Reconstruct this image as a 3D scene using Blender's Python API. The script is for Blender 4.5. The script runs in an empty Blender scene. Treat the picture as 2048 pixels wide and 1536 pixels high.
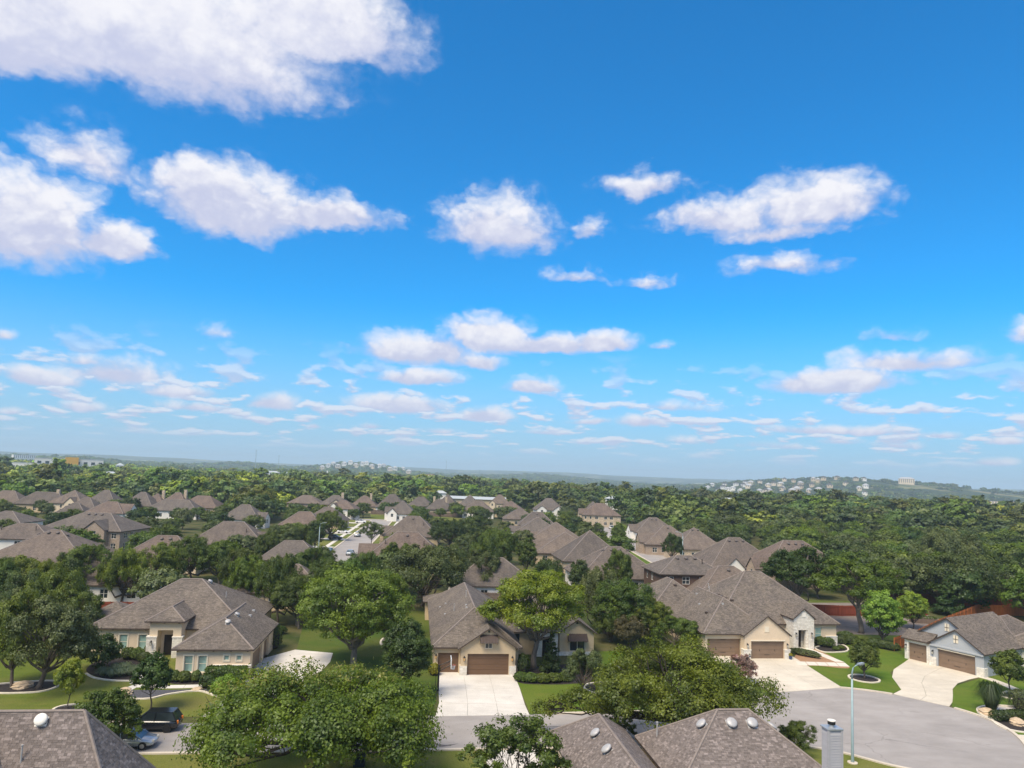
import bpy, math, random
import numpy as np
from mathutils import Vector, Matrix

random.seed(7)
SC = bpy.context.scene
COL = SC.collection
rad = math.radians

# ------------------------------------------------------------------ camera
EYE = 24.0                      # metres above the street
FPX = 1420.0                    # focal length in 2048-wide pixels
ROLL, PITCH = rad(2.05), rad(5.0)
_fw = Vector((0, math.cos(PITCH), math.sin(PITCH)))
_r0 = Vector((1, 0, 0)); _u0 = Vector((0, -math.sin(PITCH), math.cos(PITCH)))
_rt = _r0 * math.cos(ROLL) + _u0 * math.sin(ROLL)
_up = -_r0 * math.sin(ROLL) + _u0 * math.cos(ROLL)
_sh = (946.0 - 768.0) - FPX * math.tan(PITCH)
cd = bpy.data.cameras.new('camera'); cam = bpy.data.objects.new('camera', cd); COL.objects.link(cam)
cd.sensor_width = 36.0; cd.lens = FPX / 2048 * 36; cd.shift_y = _sh / 2048
cd.clip_start = 0.5; cd.clip_end = 60000
m = Matrix.Identity(4)
for i in range(3):
    m[i][0] = _rt[i]; m[i][1] = _up[i]; m[i][2] = -_fw[i]
m[2][3] = EYE
cam.matrix_world = m
SC.camera = cam

def ray(px, py):
    return _fw + _rt * ((px - 1024) / FPX) + _up * ((768 + _sh - py) / FPX)
def G(px, py, z=0.0):
    """Surveying helper: the point of the horizontal plane z seen at a pixel of the photograph."""
    d = ray(px, py); t = (z - EYE) / d.z
    return (d.x * t, d.y * t)
def hz(px, py, y):
    """Height of what is seen at a pixel when it stands at distance y."""
    d = ray(px, py); return EYE + d.z * y / d.y

# ------------------------------------------------------------------ world
SUN_EL, SUN_AZ = rad(56), rad(215)        # azimuth from +Y clockwise: behind and to the left of the camera
SC.view_settings.view_transform = 'Standard'; SC.view_settings.look = 'None'
SC.view_settings.gamma = 1.0; SC.view_settings.use_curve_mapping = False
SC.view_settings.exposure = 0.85
SKY_STRENGTH = 0.1
HAZE = 0.00016

class NT:
    """Small helper for writing node trees."""
    def __init__(s, tree): s.t = tree; s.n = tree.nodes; s.l = tree.links
    def node(s, typ, **kw):
        n = s.n.new(typ)
        for k, v in kw.items(): setattr(n, k, v)
        return n
    def put(s, sock, v):
        if v is None: return
        if isinstance(v, bpy.types.NodeSocket): s.l.new(v, sock)
        else: sock.default_value = v
    def math(s, op, a, b=None, c=None, clamp=False):
        n = s.node('ShaderNodeMath', operation=op); n.use_clamp = clamp
        s.put(n.inputs[0], a); s.put(n.inputs[1], b)
        if c is not None: s.put(n.inputs[2], c)
        return n.outputs[0]
    def vec(s, op, a, b=None):
        n = s.node('ShaderNodeVectorMath', operation=op)
        s.put(n.inputs[0], a); s.put(n.inputs[1], b)
        return n.outputs[1] if op in ('LENGTH', 'DOT_PRODUCT') else n.outputs[0]
    def comb(s, x, y, z=0.0):
        n = s.node('ShaderNodeCombineXYZ'); s.put(n.inputs[0], x); s.put(n.inputs[1], y); s.put(n.inputs[2], z); return n.outputs[0]
    def sep(s, v):
        n = s.node('ShaderNodeSeparateXYZ'); s.put(n.inputs[0], v); return n.outputs
    def noise(s, v, scale, detail=3.0, rough=0.5, dist=0.0, col=False, dims='3D'):
        n = s.node('ShaderNodeTexNoise', noise_dimensions=dims); s.put(n.inputs['Vector'], v)
        n.inputs['Scale'].default_value = scale; n.inputs['Detail'].default_value = detail
        n.inputs['Roughness'].default_value = rough; n.inputs['Distortion'].default_value = dist
        return n.outputs['Color'] if col else n.outputs['Fac']
    def smooth(s, v, lo, hi, a=0.0, b=1.0):
        n = s.node('ShaderNodeMapRange', interpolation_type='SMOOTHSTEP'); s.put(n.inputs[0], v)
        for i, q in enumerate((lo, hi, a, b)): s.put(n.inputs[i + 1], q)
        return n.outputs[0]
    def mix(s, f, a, b, typ='MIX'):
        n = s.node('ShaderNodeMix', data_type='RGBA', blend_type=typ)
        s.put(n.inputs[0], f); s.put(n.inputs[6], a); s.put(n.inputs[7], b); return n.outputs[2]

wd = bpy.data.worlds.new('World'); SC.world = wd; wd.use_nodes = True
w = NT(wd.node_tree); wd.node_tree.nodes.clear()
sky = w.node('ShaderNodeTexSky', sky_type='NISHITA', sun_disc=False)
sky.sun_elevation = SUN_EL; sky.sun_rotation = SUN_AZ
sky.air_density = 1.0; sky.dust_density = 0.6; sky.ozone_density = 1.6; sky.altitude = 200
dirv = w.node('ShaderNodeTexCoord').outputs['Generated']
dx, dy, dz = w.sep(dirv)
az = w.math('ARCTAN2', dx, dy); el = w.math('ARCSINE', dz)
pos_el = w.math('MAXIMUM', el, 0.0)
# warped angular position: frays the cloud outlines
wamp = w.math('MULTIPLY_ADD', pos_el, 0.185, 0.003)
wn = w.vec('SUBTRACT', w.noise(w.comb(az, w.math('MULTIPLY', el, 1.7)), 9.0, 6.0, 0.60, col=True, dims='2D'), (0.5, 0.5, 0.5))
wsc = w.node('ShaderNodeVectorMath', operation='SCALE'); w.l.new(wn, wsc.inputs[0]); w.l.new(wamp, wsc.inputs[3])
P = w.vec('ADD', w.comb(az, el), w.vec('MULTIPLY', wsc.outputs[0], (1.0, 0.75, 0.0)))
# cumulus clouds in view: centre and half size in photograph pixels, strength
CLOUDS = [(270,25,500,175,1),(620,30,240,115,.95),(20,30,300,130,1),(380,110,260,80,.7),(50,425,200,120,1),(230,480,105,42,.95),(175,310,140,62,.6),(470,395,190,88,1),(640,428,200,40,.85),(400,352,110,52,.9),
 (1000,445,130,72,.85),(1182,458,52,34,.6),(1620,398,180,66,.8),(1450,425,170,50,.75),(1285,372,100,34,.7),(1560,450,190,30,.6),(1150,548,66,20,.55),(1285,560,80,16,.45),(1570,525,135,28,.6),(432,660,52,22,.35),
 (10,667,34,16,.5),(840,697,150,36,.95),(985,668,115,42,1),(1195,680,85,26,1),(1085,684,150,26,.95),(960,718,60,18,.8),(1315,694,36,12,.5),(838,750,100,20,.9),(1062,770,62,19,1),(75,752,105,24,.9),
 (225,740,150,34,.75),(165,714,85,20,.6),(360,782,120,18,.7),(400,812,120,13,.6),(545,803,66,20,.8),(165,812,62,14,.7),(800,808,115,24,.95),(970,828,62,19,1),(28,823,34,10,.6),(1665,758,155,32,1),
 (1810,718,200,30,.75),(1785,667,70,16,.45),(2040,660,44,30,.5),(2040,760,42,13,.5),(1330,812,130,15,.5),(1285,842,64,16,.8),(1660,858,190,13,.7),(1540,890,110,9,.5),(1790,890,70,11,.6),(500,834,40,9,.5),
 (625,850,22,9,.6),(1980,922,60,10,.6),(1370,880,60,9,.45),(270,860,70,9,.45),(680,884,34,7,.5),(885,862,50,8,.5),(745,852,36,8,.6),(1090,862,70,9,.55),(1180,842,50,9,.6),(1740,862,80,11,.65),
 (1880,870,60,9,.6),(2010,880,50,12,.7),(1680,880,60,9,.55)]
def ang(px, py):
    d = ray(px, py).normalized(); return math.atan2(d.x, d.y), math.asin(d.z)
fmax = ysum = wsum = None
for (cx_, cy_, rx, ry, st) in CLOUDS:
    a0, e0 = ang(cx_, cy_); ax = (ang(cx_ + rx, cy_)[0] - ang(cx_ - rx, cy_)[0]) / 2
    ex = (ang(cx_, cy_ - ry)[1] - ang(cx_, cy_ + ry)[1]) / 2
    sx, sy = 1 / (ax * 1.22), 1 / (ex * 1.62)
    vm = w.node('ShaderNodeVectorMath', operation='MULTIPLY_ADD'); w.l.new(P, vm.inputs[0]); vm.inputs[1].default_value = (sx, sy, 0); vm.inputs[2].default_value = (-a0 * sx, -(e0 - ex * 0.3) * sy, 0)
    qx, qy, _ = w.sep(vm.outputs[0])
    yy = w.math('MINIMUM', qy, w.math('MULTIPLY', qy, 2.0))
    f = w.math('MULTIPLY_ADD', w.vec('LENGTH', w.comb(qx, yy)), -st, st, clamp=True)
    fmax = f if fmax is None else w.math('MAXIMUM', fmax, f)
    ysum = w.math('MULTIPLY_ADD', f, qy, 0.0 if ysum is None else ysum)
    wsum = f if wsum is None else w.math('ADD', wsum, f)
# thin rows of far cumulus towards the horizon, on the plane of the cloud base
inv = w.math('DIVIDE', 1.0, w.math('MAXIMUM', dz, 0.012))
plane = w.comb(w.math('MULTIPLY', dx, inv), w.math('MULTIPLY', dy, inv))
row_u = w.math('MULTIPLY', az, 17.0); row_v = w.math('MULTIPLY', w.math('LOGARITHM', w.math('ADD', pos_el, 0.03), 2.718), 6.5)
nfar = w.noise(w.comb(row_u, row_v), 1.0, 5.0, 0.52, dims='2D')
nup = w.noise(w.comb(row_u, w.math('ADD', row_v, 0.28)), 1.0, 2.0, 0.5, dims='2D')
band = w.math('MULTIPLY', w.smooth(el, 0.012, 0.05), w.smooth(el, 0.085, 0.18, 1.0, 0.0))
farc = w.math('MULTIPLY', w.smooth(nfar, 0.51, 0.64), w.math('MULTIPLY', band, 0.85))
far_lit = w.smooth(w.math('SUBTRACT', nfar, nup), -0.06, 0.10)
# the same broken cumulus carries on overhead and round behind
aaz = w.math('ABSOLUTE', az)
beyond = w.math('MAXIMUM', w.smooth(el, 0.60, 0.80), w.math('MULTIPLY', w.smooth(aaz, 0.66, 0.9), w.smooth(el, 0.03, 0.12)))
nover = w.noise(plane, 1.1, 4.0, 0.55, dims='2D')
over = w.math('MULTIPLY', w.smooth(nover, 0.40, 0.56), beyond)
# density and shade
n2 = w.noise(w.comb(az, w.math('MULTIPLY', el, 1.5)), 17.0, 6.0, 0.60, dims='2D')
vor = w.node('ShaderNodeTexVoronoi', voronoi_dimensions='2D', feature='SMOOTH_F1'); vor.inputs['Scale'].default_value = 1.0; vor.inputs['Smoothness'].default_value = 0.25; vor.inputs['Detail'].default_value = 2.0; vor.inputs['Roughness'].default_value = 0.55
w.l.new(w.vec('ADD', w.vec('MULTIPLY', w.comb(az, w.math('MULTIPLY', el, 1.3)), w.comb(26.0, 26.0)), w.vec('MULTIPLY', wn, (1.6, 1.6, 0))), vor.inputs['Vector'])
puff = w.math('MULTIPLY', w.math('SUBTRACT', 0.47, vor.outputs['Distance']), w.smooth(el, 0.30, 0.55, 1.0, 0.35))
n2 = w.math('ADD', n2, w.math('MULTIPLY', puff, 0.55))
dens = w.math('MULTIPLY_ADD', w.math('SUBTRACT', n2, 0.5), w.math('MULTIPLY', w.smooth(fmax, 0.0, 0.12), 0.46), fmax)
acum = w.smooth(dens, 0.0, 0.52)
alpha = w.math('MAXIMUM', w.math('MAXIMUM', acum, farc), over)
hrel = w.math('DIVIDE', ysum, w.math('MAXIMUM', wsum, 0.001))
lit_c = w.smooth(w.math('ADD', hrel, w.math('MULTIPLY', w.math('SUBTRACT', n2, 0.5), 0.9)), -0.35, 0.45)
isfar = w.math('GREATER_THAN', farc, acum)
lit = w.math('ADD', w.math('MULTIPLY', lit_c, w.math('SUBTRACT', 1.0, isfar)), w.math('MULTIPLY', far_lit, isfar))
cloud_col = w.mix(lit, (3.3, 3.5, 4.6, 1), (5.2, 5.2, 5.5, 1))
hazef = w.smooth(el, -0.02, 0.24, 0.97, 0.0)
base = w.mix(1.0, sky.outputs[0], (0.085, 0.72, 1.14, 1), 'MULTIPLY')
base = w.mix(hazef, base, (2.35, 3.4, 4.6, 1))
cloud_col = w.mix(w.math('MULTIPLY', hazef, 0.4), cloud_col, (3.0, 3.5, 4.7, 1))
final = w.mix(alpha, base, cloud_col)
bg = w.node('ShaderNodeBackground'); w.l.new(final, bg.inputs[0]); bg.inputs[1].default_value = SKY_STRENGTH
wo = w.node('ShaderNodeOutputWorld'); w.l.new(bg.outputs[0], wo.inputs[0])
wd.cycles.sampling_method = 'MANUAL'; wd.cycles.sample_map_resolution = 512

sl = bpy.data.lights.new('sun', 'SUN'); sun = bpy.data.objects.new('sun', sl); COL.objects.link(sun)
sl.energy = 2.7; sl.angle = rad(30); sl.color = (1.0, 0.87, 0.68)
sd = Vector((math.sin(SUN_AZ) * math.cos(SUN_EL), math.cos(SUN_AZ) * math.cos(SUN_EL), math.sin(SUN_EL)))
sun.rotation_euler = sd.to_track_quat('Z', 'Y').to_euler(); sun.location = (0, 0, 300)

c = SC.cycles
c.use_denoising = True; c.denoiser = 'OPENIMAGEDENOISE'
c.max_bounces = 6; c.diffuse_bounces = 3; c.glossy_bounces = 3; c.transmission_bounces = 3; c.transparent_max_bounces = 4; c.volume_bounces = 1
c.caustics_reflective = False; c.caustics_refractive = False

# ------------------------------------------------------------------ materials
MATS = {}
def principled(name):
    mt = bpy.data.materials.new(name); mt.use_nodes = True
    t = NT(mt.node_tree); b = mt.node_tree.nodes['Principled BSDF']; MATS[name] = mt
    return mt, t, b
def scaled(c, k): return (min(c[0] * k, 1), min(c[1] * k, 1), min(c[2] * k, 1), 1)
def plain(name, col, var=0.12, scale=1.2, rough=0.8, bump=0.0, bscale=25.0, metal=0.0, spec=0.3, col2=None, streak=None):
    """One colour broken up by two octaves of noise, with optional relief."""
    mt, t, b = principled(name)
    co = t.node('ShaderNodeTexCoord').outputs['Object']
    if streak: co = t.vec('MULTIPLY', co, streak)
    n = t.math('ADD', t.math('MULTIPLY', t.noise(co, scale, 5, 0.6), 0.6), t.math('MULTIPLY', t.noise(co, scale * 9, 3, 0.6), 0.4))
    f = t.smooth(n, 0.30, 0.70)
    lo, hi = scaled(col, 1 - var), scaled(col, 1 + var)
    if col2: hi = (*col2, 1)
    t.put(b.inputs['Base Color'], t.mix(f, lo, hi))
    b.inputs['Roughness'].default_value = rough; b.inputs['Metallic'].default_value = metal
    b.inputs['Specular IOR Level'].default_value = spec
    if bump:
        bn = t.node('ShaderNodeBump'); bn.inputs['Strength'].default_value = bump; bn.inputs['Distance'].default_value = 0.03
        t.l.new(t.noise(co, bscale, 4, 0.6), bn.inputs['Height']); t.l.new(bn.outputs[0], b.inputs['Normal'])
    return mt
def shingle(name, col, w_=0.36, h_=0.16, contrast=0.30):
    """Laminated shingle courses on the roof's own UVs (metres along the eave, metres up the slope)."""
    mt, t, b = principled(name)
    uv = t.node('ShaderNodeTexCoord').outputs['UV']
    br = t.node('ShaderNodeTexBrick'); t.l.new(uv, br.inputs['Vector'])
    br.inputs['Scale'].default_value = 1.0; br.inputs['Brick Width'].default_value = w_; br.inputs['Row Height'].default_value = h_
    br.inputs['Mortar Size'].default_value = 0.012; br.inputs['Bias'].default_value = 0.0; br.offset = 0.37; br.squash = 0.7; br.squash_frequency = 3
    br.inputs['Color1'].default_value = scaled(col, 1 - contrast); br.inputs['Color2'].default_value = scaled(col, 1 + contrast)
    br.inputs['Mortar'].default_value = scaled(col, 0.55)
    oc = t.node('ShaderNodeTexCoord').outputs['Object']
    big = t.smooth(t.noise(oc, 0.35, 4, 0.6), 0.3, 0.7)
    fine = t.smooth(t.noise(oc, 14, 2, 0.6), 0.3, 0.7)
    cc = t.mix(1.0, br.outputs['Color'], t.mix(big, (0.86, 0.86, 0.88, 1), (1.12, 1.1, 1.06, 1)), 'MULTIPLY')
    cc = t.mix(1.0, cc, t.mix(fine, (0.86, 0.86, 0.86, 1), (1.14, 1.14, 1.14, 1)), 'MULTIPLY')
    stk = t.smooth(t.noise(t.vec('MULTIPLY', uv, (1.0, 0.12, 1.0)), 1.3, 4, 0.6), 0.3, 0.7)
    cc = t.mix(1.0, cc, t.mix(stk, (0.90, 0.90, 0.91, 1), (1.08, 1.07, 1.05, 1)), 'MULTIPLY')
    t.put(b.inputs['Base Color'], cc)
    b.inputs['Roughness'].default_value = 0.9; b.inputs['Specular IOR Level'].default_value = 0.2
    bn = t.node('ShaderNodeBump'); bn.inputs['Strength'].default_value = 0.6; bn.inputs['Distance'].default_value = 0.02
    t.l.new(t.math('SUBTRACT', 1.0, br.outputs['Fac']), bn.inputs['Height']); t.l.new(bn.outputs[0], b.inputs['Normal'])
    return mt
def shingle_piece(name, col):
    """Single shingle tabs: each tab takes its own shade."""
    mt, t, b = principled(name)
    r1 = t.node('ShaderNodeNewGeometry').outputs['Random Per Island']; r2 = t.node('ShaderNodeObjectInfo').outputs['Random']
    r = t.math('FRACT', t.math('ADD', r1, t.math('MULTIPLY', r2, 7.31)))
    cr = t.node('ShaderNodeValToRGB'); t.l.new(r, cr.inputs[0]); e = cr.color_ramp.elements
    e[0].color = scaled(col, 0.70); e[1].color = scaled((col[0] * 1.0, col[1], col[2] * 1.02), 1.5)
    for p_, k in ((0.30, 0.86), (0.62, 1.0), (0.85, 1.16)):
        x = cr.color_ramp.elements.new(p_); x.color = scaled(col, k)
    oc = t.node('ShaderNodeTexCoord').outputs['Object']
    fine = t.smooth(t.noise(oc, 30, 3, 0.6), 0.3, 0.7)
    t.put(b.inputs['Base Color'], t.mix(1.0, cr.outputs[0], t.mix(fine, (0.82, 0.82, 0.82, 1), (1.18, 1.18, 1.18, 1)), 'MULTIPLY'))
    b.inputs['Roughness'].default_value = 0.92; b.inputs['Specular IOR Level'].default_value = 0.2
    return mt
def blocks(name, col, w_, h_, mortar=0.012, contrast=0.12, mcol=None, bump=0.5):
    """Coursed stone or brick, mapped by the wall's own run and height."""
    mt, t, b = principled(name)
    oc = t.node('ShaderNodeTexCoord').outputs['Object']; x, y, z = t.sep(oc)
    br = t.node('ShaderNodeTexBrick'); t.l.new(t.comb(t.math('ADD', x, y), z), br.inputs['Vector'])
    br.inputs['Scale'].default_value = 1.0; br.inputs['Brick Width'].default_value = w_; br.inputs['Row Height'].default_value = h_
    br.inputs['Mortar Size'].default_value = mortar; br.squash = 0.6; br.squash_frequency = 2
    br.inputs['Color1'].default_value = scaled(col, 1 - contrast); br.inputs['Color2'].default_value = scaled(col, 1 + contrast)
    br.inputs['Mortar'].default_value = (*(mcol or (col[0] * .8, col[1] * .8, col[2] * .8)), 1)
    n = t.smooth(t.noise(oc, 3.0, 5, 0.6), 0.3, 0.7)
    t.put(b.inputs['Base Color'], t.mix(1.0, br.outputs['Color'], t.mix(n, (0.88, 0.86, 0.83, 1), (1.06, 1.06, 1.06, 1)), 'MULTIPLY'))
    b.inputs['Roughness'].default_value = 0.85
    bn = t.node('ShaderNodeBump'); bn.inputs['Strength'].default_value = bump; bn.inputs['Distance'].default_value = 0.03
    t.l.new(t.math('SUBTRACT', 1.0, br.outputs['Fac']), bn.inputs['Height']); t.l.new(bn.outputs[0], b.inputs['Normal'])
    return mt
def leaf(name, dark, light, trans=0.30, nscale=0.42, far=False):
    """Foliage: clumps of darker and lighter leaves, a little light through each leaf."""
    mt = bpy.data.materials.new(name); mt.use_nodes = True; MATS[name] = mt
    t = NT(mt.node_tree); mt.node_tree.nodes.clear()
    oc = t.node('ShaderNodeTexCoord').outputs['Object']
    n = t.smooth(t.noise(oc, nscale, 4, 0.65), 0.34, 0.66)
    r = t.node('ShaderNodeNewGeometry').outputs['Random Per Island']
    oi = t.node('ShaderNodeObjectInfo').outputs['Random']
    f = t.math('ADD', t.math('MULTIPLY', n, 0.68), t.math('MULTIPLY', r, 0.32))
    dark = (dark[0] * 1.1, dark[1] * 1.3, dark[2] * 1.1); light = (light[0] * 1.42, light[1] * 1.50, light[2] * 1.15)
    col = t.mix(f, (*dark, 1), (*light, 1))
    if far:
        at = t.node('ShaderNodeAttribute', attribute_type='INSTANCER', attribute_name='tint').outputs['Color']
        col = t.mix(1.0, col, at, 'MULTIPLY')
    else:
        hv = t.node('ShaderNodeHueSaturation'); t.l.new(col, hv.inputs['Color'])
        t.put(hv.inputs['Hue'], t.math('MULTIPLY_ADD', oi, 0.03, 0.48)); t.put(hv.inputs['Value'], t.math('MULTIPLY_ADD', t.math('FRACT', t.math('MULTIPLY', oi, 13.7)), 0.35, 0.83))
        col = hv.outputs[0]
    d = t.node('ShaderNodeBsdfDiffuse'); t.l.new(col, d.inputs[0])
    tr = t.node('ShaderNodeBsdfTranslucent'); t.l.new(t.mix(1.0, col, (1.25, 1.2, 0.55, 1), 'MULTIPLY'), tr.inputs[0])
    ms = t.node('ShaderNodeMixShader'); ms.inputs[0].default_value = trans
    t.l.new(d.outputs[0], ms.inputs[1]); t.l.new(tr.outputs[0], ms.inputs[2])
    gl = t.node('ShaderNodeBsdfGlossy'); gl.inputs['Roughness'].default_value = 0.5; gl.inputs[0].default_value = (0.7, 0.75, 0.8, 1)
    m2 = t.node('ShaderNodeMixShader'); m2.inputs[0].default_value = 0.035
    t.l.new(ms.outputs[0], m2.inputs[1]); t.l.new(gl.outputs[0], m2.inputs[2])
    o = t.node('ShaderNodeOutputMaterial'); t.l.new(m2.outputs[0], o.inputs[0])
    return mt
def worn(name, col, joints=0.0):
    """Concrete or asphalt: blotches, faint stains, tyre polish and hairline cracks."""
    mt, t, b = principled(name)
    co = t.node('ShaderNodeTexCoord').outputs['Object']
    big = t.smooth(t.noise(co, 0.16, 4, 0.6), 0.3, 0.7); med = t.smooth(t.noise(t.vec('MULTIPLY', co, (0.4, 1.0, 1.0)), 0.8, 5, 0.65), 0.3, 0.72)
    fine = t.smooth(t.noise(co, 11.0, 4, 0.65), 0.3, 0.7); spot = t.smooth(t.noise(co, 0.55, 3, 0.5, 0.6), 0.66, 0.76)
    c1 = t.mix(big, scaled(col, 0.90), scaled(col, 1.08)); c1 = t.mix(1.0, c1, t.mix(med, (0.92, 0.915, 0.905, 1), (1.05, 1.05, 1.05, 1)), 'MULTIPLY')
    c1 = t.mix(1.0, c1, t.mix(fine, (0.93, 0.93, 0.93, 1), (1.07, 1.07, 1.07, 1)), 'MULTIPLY'); c1 = t.mix(t.math('MULTIPLY', spot, 0.30), c1, scaled(col, 0.55))
    if joints:
        vo = t.node('ShaderNodeTexVoronoi', feature='DISTANCE_TO_EDGE'); vo.inputs['Scale'].default_value = joints
        t.l.new(t.vec('ADD', co, t.vec('MULTIPLY', t.noise(co, 0.7, 3, 0.6, col=True), (1.6, 1.6, 0.0))), vo.inputs['Vector'])
        ck = t.math('MULTIPLY', t.smooth(vo.outputs['Distance'], 0.0, 0.006, 1.0, 0.0), t.smooth(t.noise(co, 0.11, 2, 0.5), 0.45, 0.6)); c1 = t.mix(t.math('MULTIPLY', ck, 0.55), c1, scaled(col, 0.4))
    t.put(b.inputs['Base Color'], c1); b.inputs['Roughness'].default_value = 0.88; b.inputs['Specular IOR Level'].default_value = 0.25
    bn = t.node('ShaderNodeBump'); bn.inputs['Strength'].default_value = 0.25; bn.inputs['Distance'].default_value = 0.02
    t.l.new(t.noise(co, 40, 3, 0.6), bn.inputs['Height']); t.l.new(bn.outputs[0], b.inputs['Normal'])
def glass(name, col, rough=0.08):
    mt, t, b = principled(name)
    co = t.node('ShaderNodeTexCoord').outputs['Object']
    t.put(b.inputs['Base Color'], t.mix(t.smooth(t.noise(co, 0.9, 2), 0.35, 0.65), scaled(col, 0.7), scaled(col, 1.3)))
    b.inputs['Roughness'].default_value = rough; b.inputs['Specular IOR Level'].default_value = 0.7
    return mt
def lawn_mat(name, a, b_, dry, dryness=0.5):
    mt, t, b = principled(name)
    co = t.node('ShaderNodeTexCoord').outputs['Object']
    big = t.smooth(t.noise(co, 0.10, 4, 0.6), 0.32, 0.68)
    med = t.smooth(t.noise(t.vec('MULTIPLY', co, (0.35, 1.0, 1.0)), 0.9, 5, 0.65), 0.3, 0.7)
    fine = t.noise(co, 9.0, 4, 0.7)
    c1 = t.mix(med, (*a, 1), (*b_, 1))
    c1 = t.mix(t.math('MULTIPLY', big, dryness), c1, (*dry, 1))
    patch = t.smooth(t.noise(co, 0.35, 5, 0.65, 0.4), 0.58, 0.70)
    c1 = t.mix(t.math('MULTIPLY', patch, 0.45), c1, (dry[0] * 1.1, dry[1] * 0.95, dry[2] * 1.1, 1))
    c1 = t.mix(1.0, c1, t.mix(t.smooth(fine, 0.3, 0.7), (0.70, 0.72, 0.7, 1), (1.28, 1.25, 1.2, 1)), 'MULTIPLY')
    t.put(b.inputs['Base Color'], c1); b.inputs['Roughness'].default_value = 0.95; b.inputs['Specular IOR Level'].default_value = 0.15
    bn = t.node('ShaderNodeBump'); bn.inputs['Strength'].default_value = 0.7; bn.inputs['Distance'].default_value = 0.05
    t.l.new(t.noise(co, 14, 4, 0.7), bn.inputs['Height']); t.l.new(bn.outputs[0], b.inputs['Normal'])
    return mt

ROOF = (0.170, 0.145, 0.123)
shingle('roof_shingle', ROOF)
for i_, c_ in enumerate(((0.150, 0.125, 0.108), (0.172, 0.140, 0.118), (0.128, 0.110, 0.098), (0.165, 0.128, 0.108), (0.145, 0.126, 0.112))): shingle('roof_shingle_%d' % i_, c_, 0.4, 0.2, 0.2)
MATS['roof_shingle_far'] = MATS['roof_shingle_0']
shingle_piece('shingle_tab', (0.190, 0.160, 0.145))
plain('ridge_cap', (0.235, 0.195, 0.170), 0.2, 3.0)
plain('fascia_brown', (0.075, 0.055, 0.045), 0.15, 2.0, 0.6)
plain('stucco_tan', (0.56, 0.44, 0.29), 0.07, 0.7, 0.9, 0.3, 60)
plain('stucco_cream', (0.70, 0.58, 0.42), 0.06, 0.7, 0.9, 0.3, 60)
plain('stucco_peach', (0.68, 0.55, 0.40), 0.06, 0.7, 0.9, 0.3, 60)
plain('stucco_blue_grey', (0.40, 0.42, 0.44), 0.06, 0.7, 0.9, 0.3, 60)
plain('stucco_white', (0.78, 0.75, 0.69), 0.06, 0.7, 0.9, 0.3, 60)
plain('stucco_brown', (0.12, 0.075, 0.055), 0.1, 0.7, 0.9, 0.3, 60)
plain('trim_white', (0.80, 0.76, 0.68), 0.05, 1.0, 0.6)
plain('trim_cream', (0.74, 0.66, 0.52), 0.05, 1.0, 0.6)
blocks('limestone_white', (0.74, 0.71, 0.64), 0.55, 0.22, 0.012, 0.12, (0.60, 0.56, 0.48))
blocks('limestone_tan', (0.52, 0.42, 0.30), 0.5, 0.22, 0.012, 0.25, (0.42, 0.36, 0.28))
blocks('brick_tan', (0.40, 0.30, 0.22), 0.23, 0.08, 0.008, 0.25, (0.38, 0.33, 0.28))
blocks('brick_white', (0.72, 0.69, 0.64), 0.23, 0.08, 0.008, 0.08, (0.60, 0.57, 0.52))
plain('garage_brown', (0.150, 0.088, 0.052), 0.10, 1.5, 0.6, streak=(1, 1, 6))
plain('garage_taupe', (0.215, 0.148, 0.102), 0.08, 1.5, 0.6)
plain('door_dark', (0.03, 0.022, 0.018), 0.2, 2.0, 0.4)
plain('iron_black', (0.02, 0.02, 0.022), 0.2, 5, 0.45)
plain('awning_bronze', (0.075, 0.053, 0.044), 0.12, 2.0, 0.5, metal=0.15)
plain('siding_grey', (0.42, 0.41, 0.42), 0.06, 1.0, 0.7, streak=(1, 1, 5))
plain('galvanized', (0.52, 0.54, 0.55), 0.12, 3.0, 0.45, metal=0.6)
plain('vent_grey', (0.46, 0.45, 0.44), 0.15, 4.0, 0.5, metal=0.2)
plain('vent_brown', (0.13, 0.11, 0.10), 0.15, 4.0, 0.6)
plain('pole_steel', (0.30, 0.40, 0.42), 0.12, 2.0, 0.5, metal=0.3)
glass('glass_dark', (0.025, 0.035, 0.04)); glass('glass_teal', (0.26, 0.38, 0.34), 0.15); glass('glass_sky', (0.10, 0.13, 0.15), 0.1)
plain('lamp_amber', (0.75, 0.45, 0.18), 0.1, 5, 0.3); plain('lamp_clear', (0.62, 0.60, 0.52), 0.1, 5, 0.2)
worn('concrete_pale', (0.64, 0.605, 0.55))
worn('concrete_cream', (0.61, 0.55, 0.45))
plain('concrete_kerb', (0.58, 0.51, 0.41), 0.12, 0.8, 0.85, 0.2, 20)
worn('asphalt', (0.335, 0.310, 0.292), 0.10)
plain('asphalt_stain', (0.13, 0.12, 0.12), 0.4, 3.0, 0.9)
plain('mulch_dark', (0.035, 0.028, 0.026), 0.5, 3.0, 0.95, 0.8, 30)
plain('gravel_grey', (0.085, 0.085, 0.095), 0.45, 6.0, 0.9, 0.8, 40)
plain('gravel_white', (0.55, 0.51, 0.45), 0.25, 8.0, 0.9, 0.8, 40)
plain('gravel_tan', (0.36, 0.21, 0.12), 0.4, 7.0, 0.9, 0.8, 40)
plain('dirt_grey', (0.21, 0.175, 0.15), 0.2, 0.8, 0.95, 0.4, 20)
plain('edging_stone', (0.68, 0.61, 0.49), 0.15, 2.5, 0.85, 0.4, 15)
plain('boulder', (0.52, 0.40, 0.27), 0.30, 1.5, 0.9, 0.7, 6)
plain('paver', (0.66, 0.62, 0.53), 0.08, 0.8, 0.85, 0.2, 25)
plain('fence_cedar', (0.42, 0.135, 0.040), 0.25, 1.2, 0.85, 0.3, 20, streak=(7, 7, 0.4))
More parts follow.
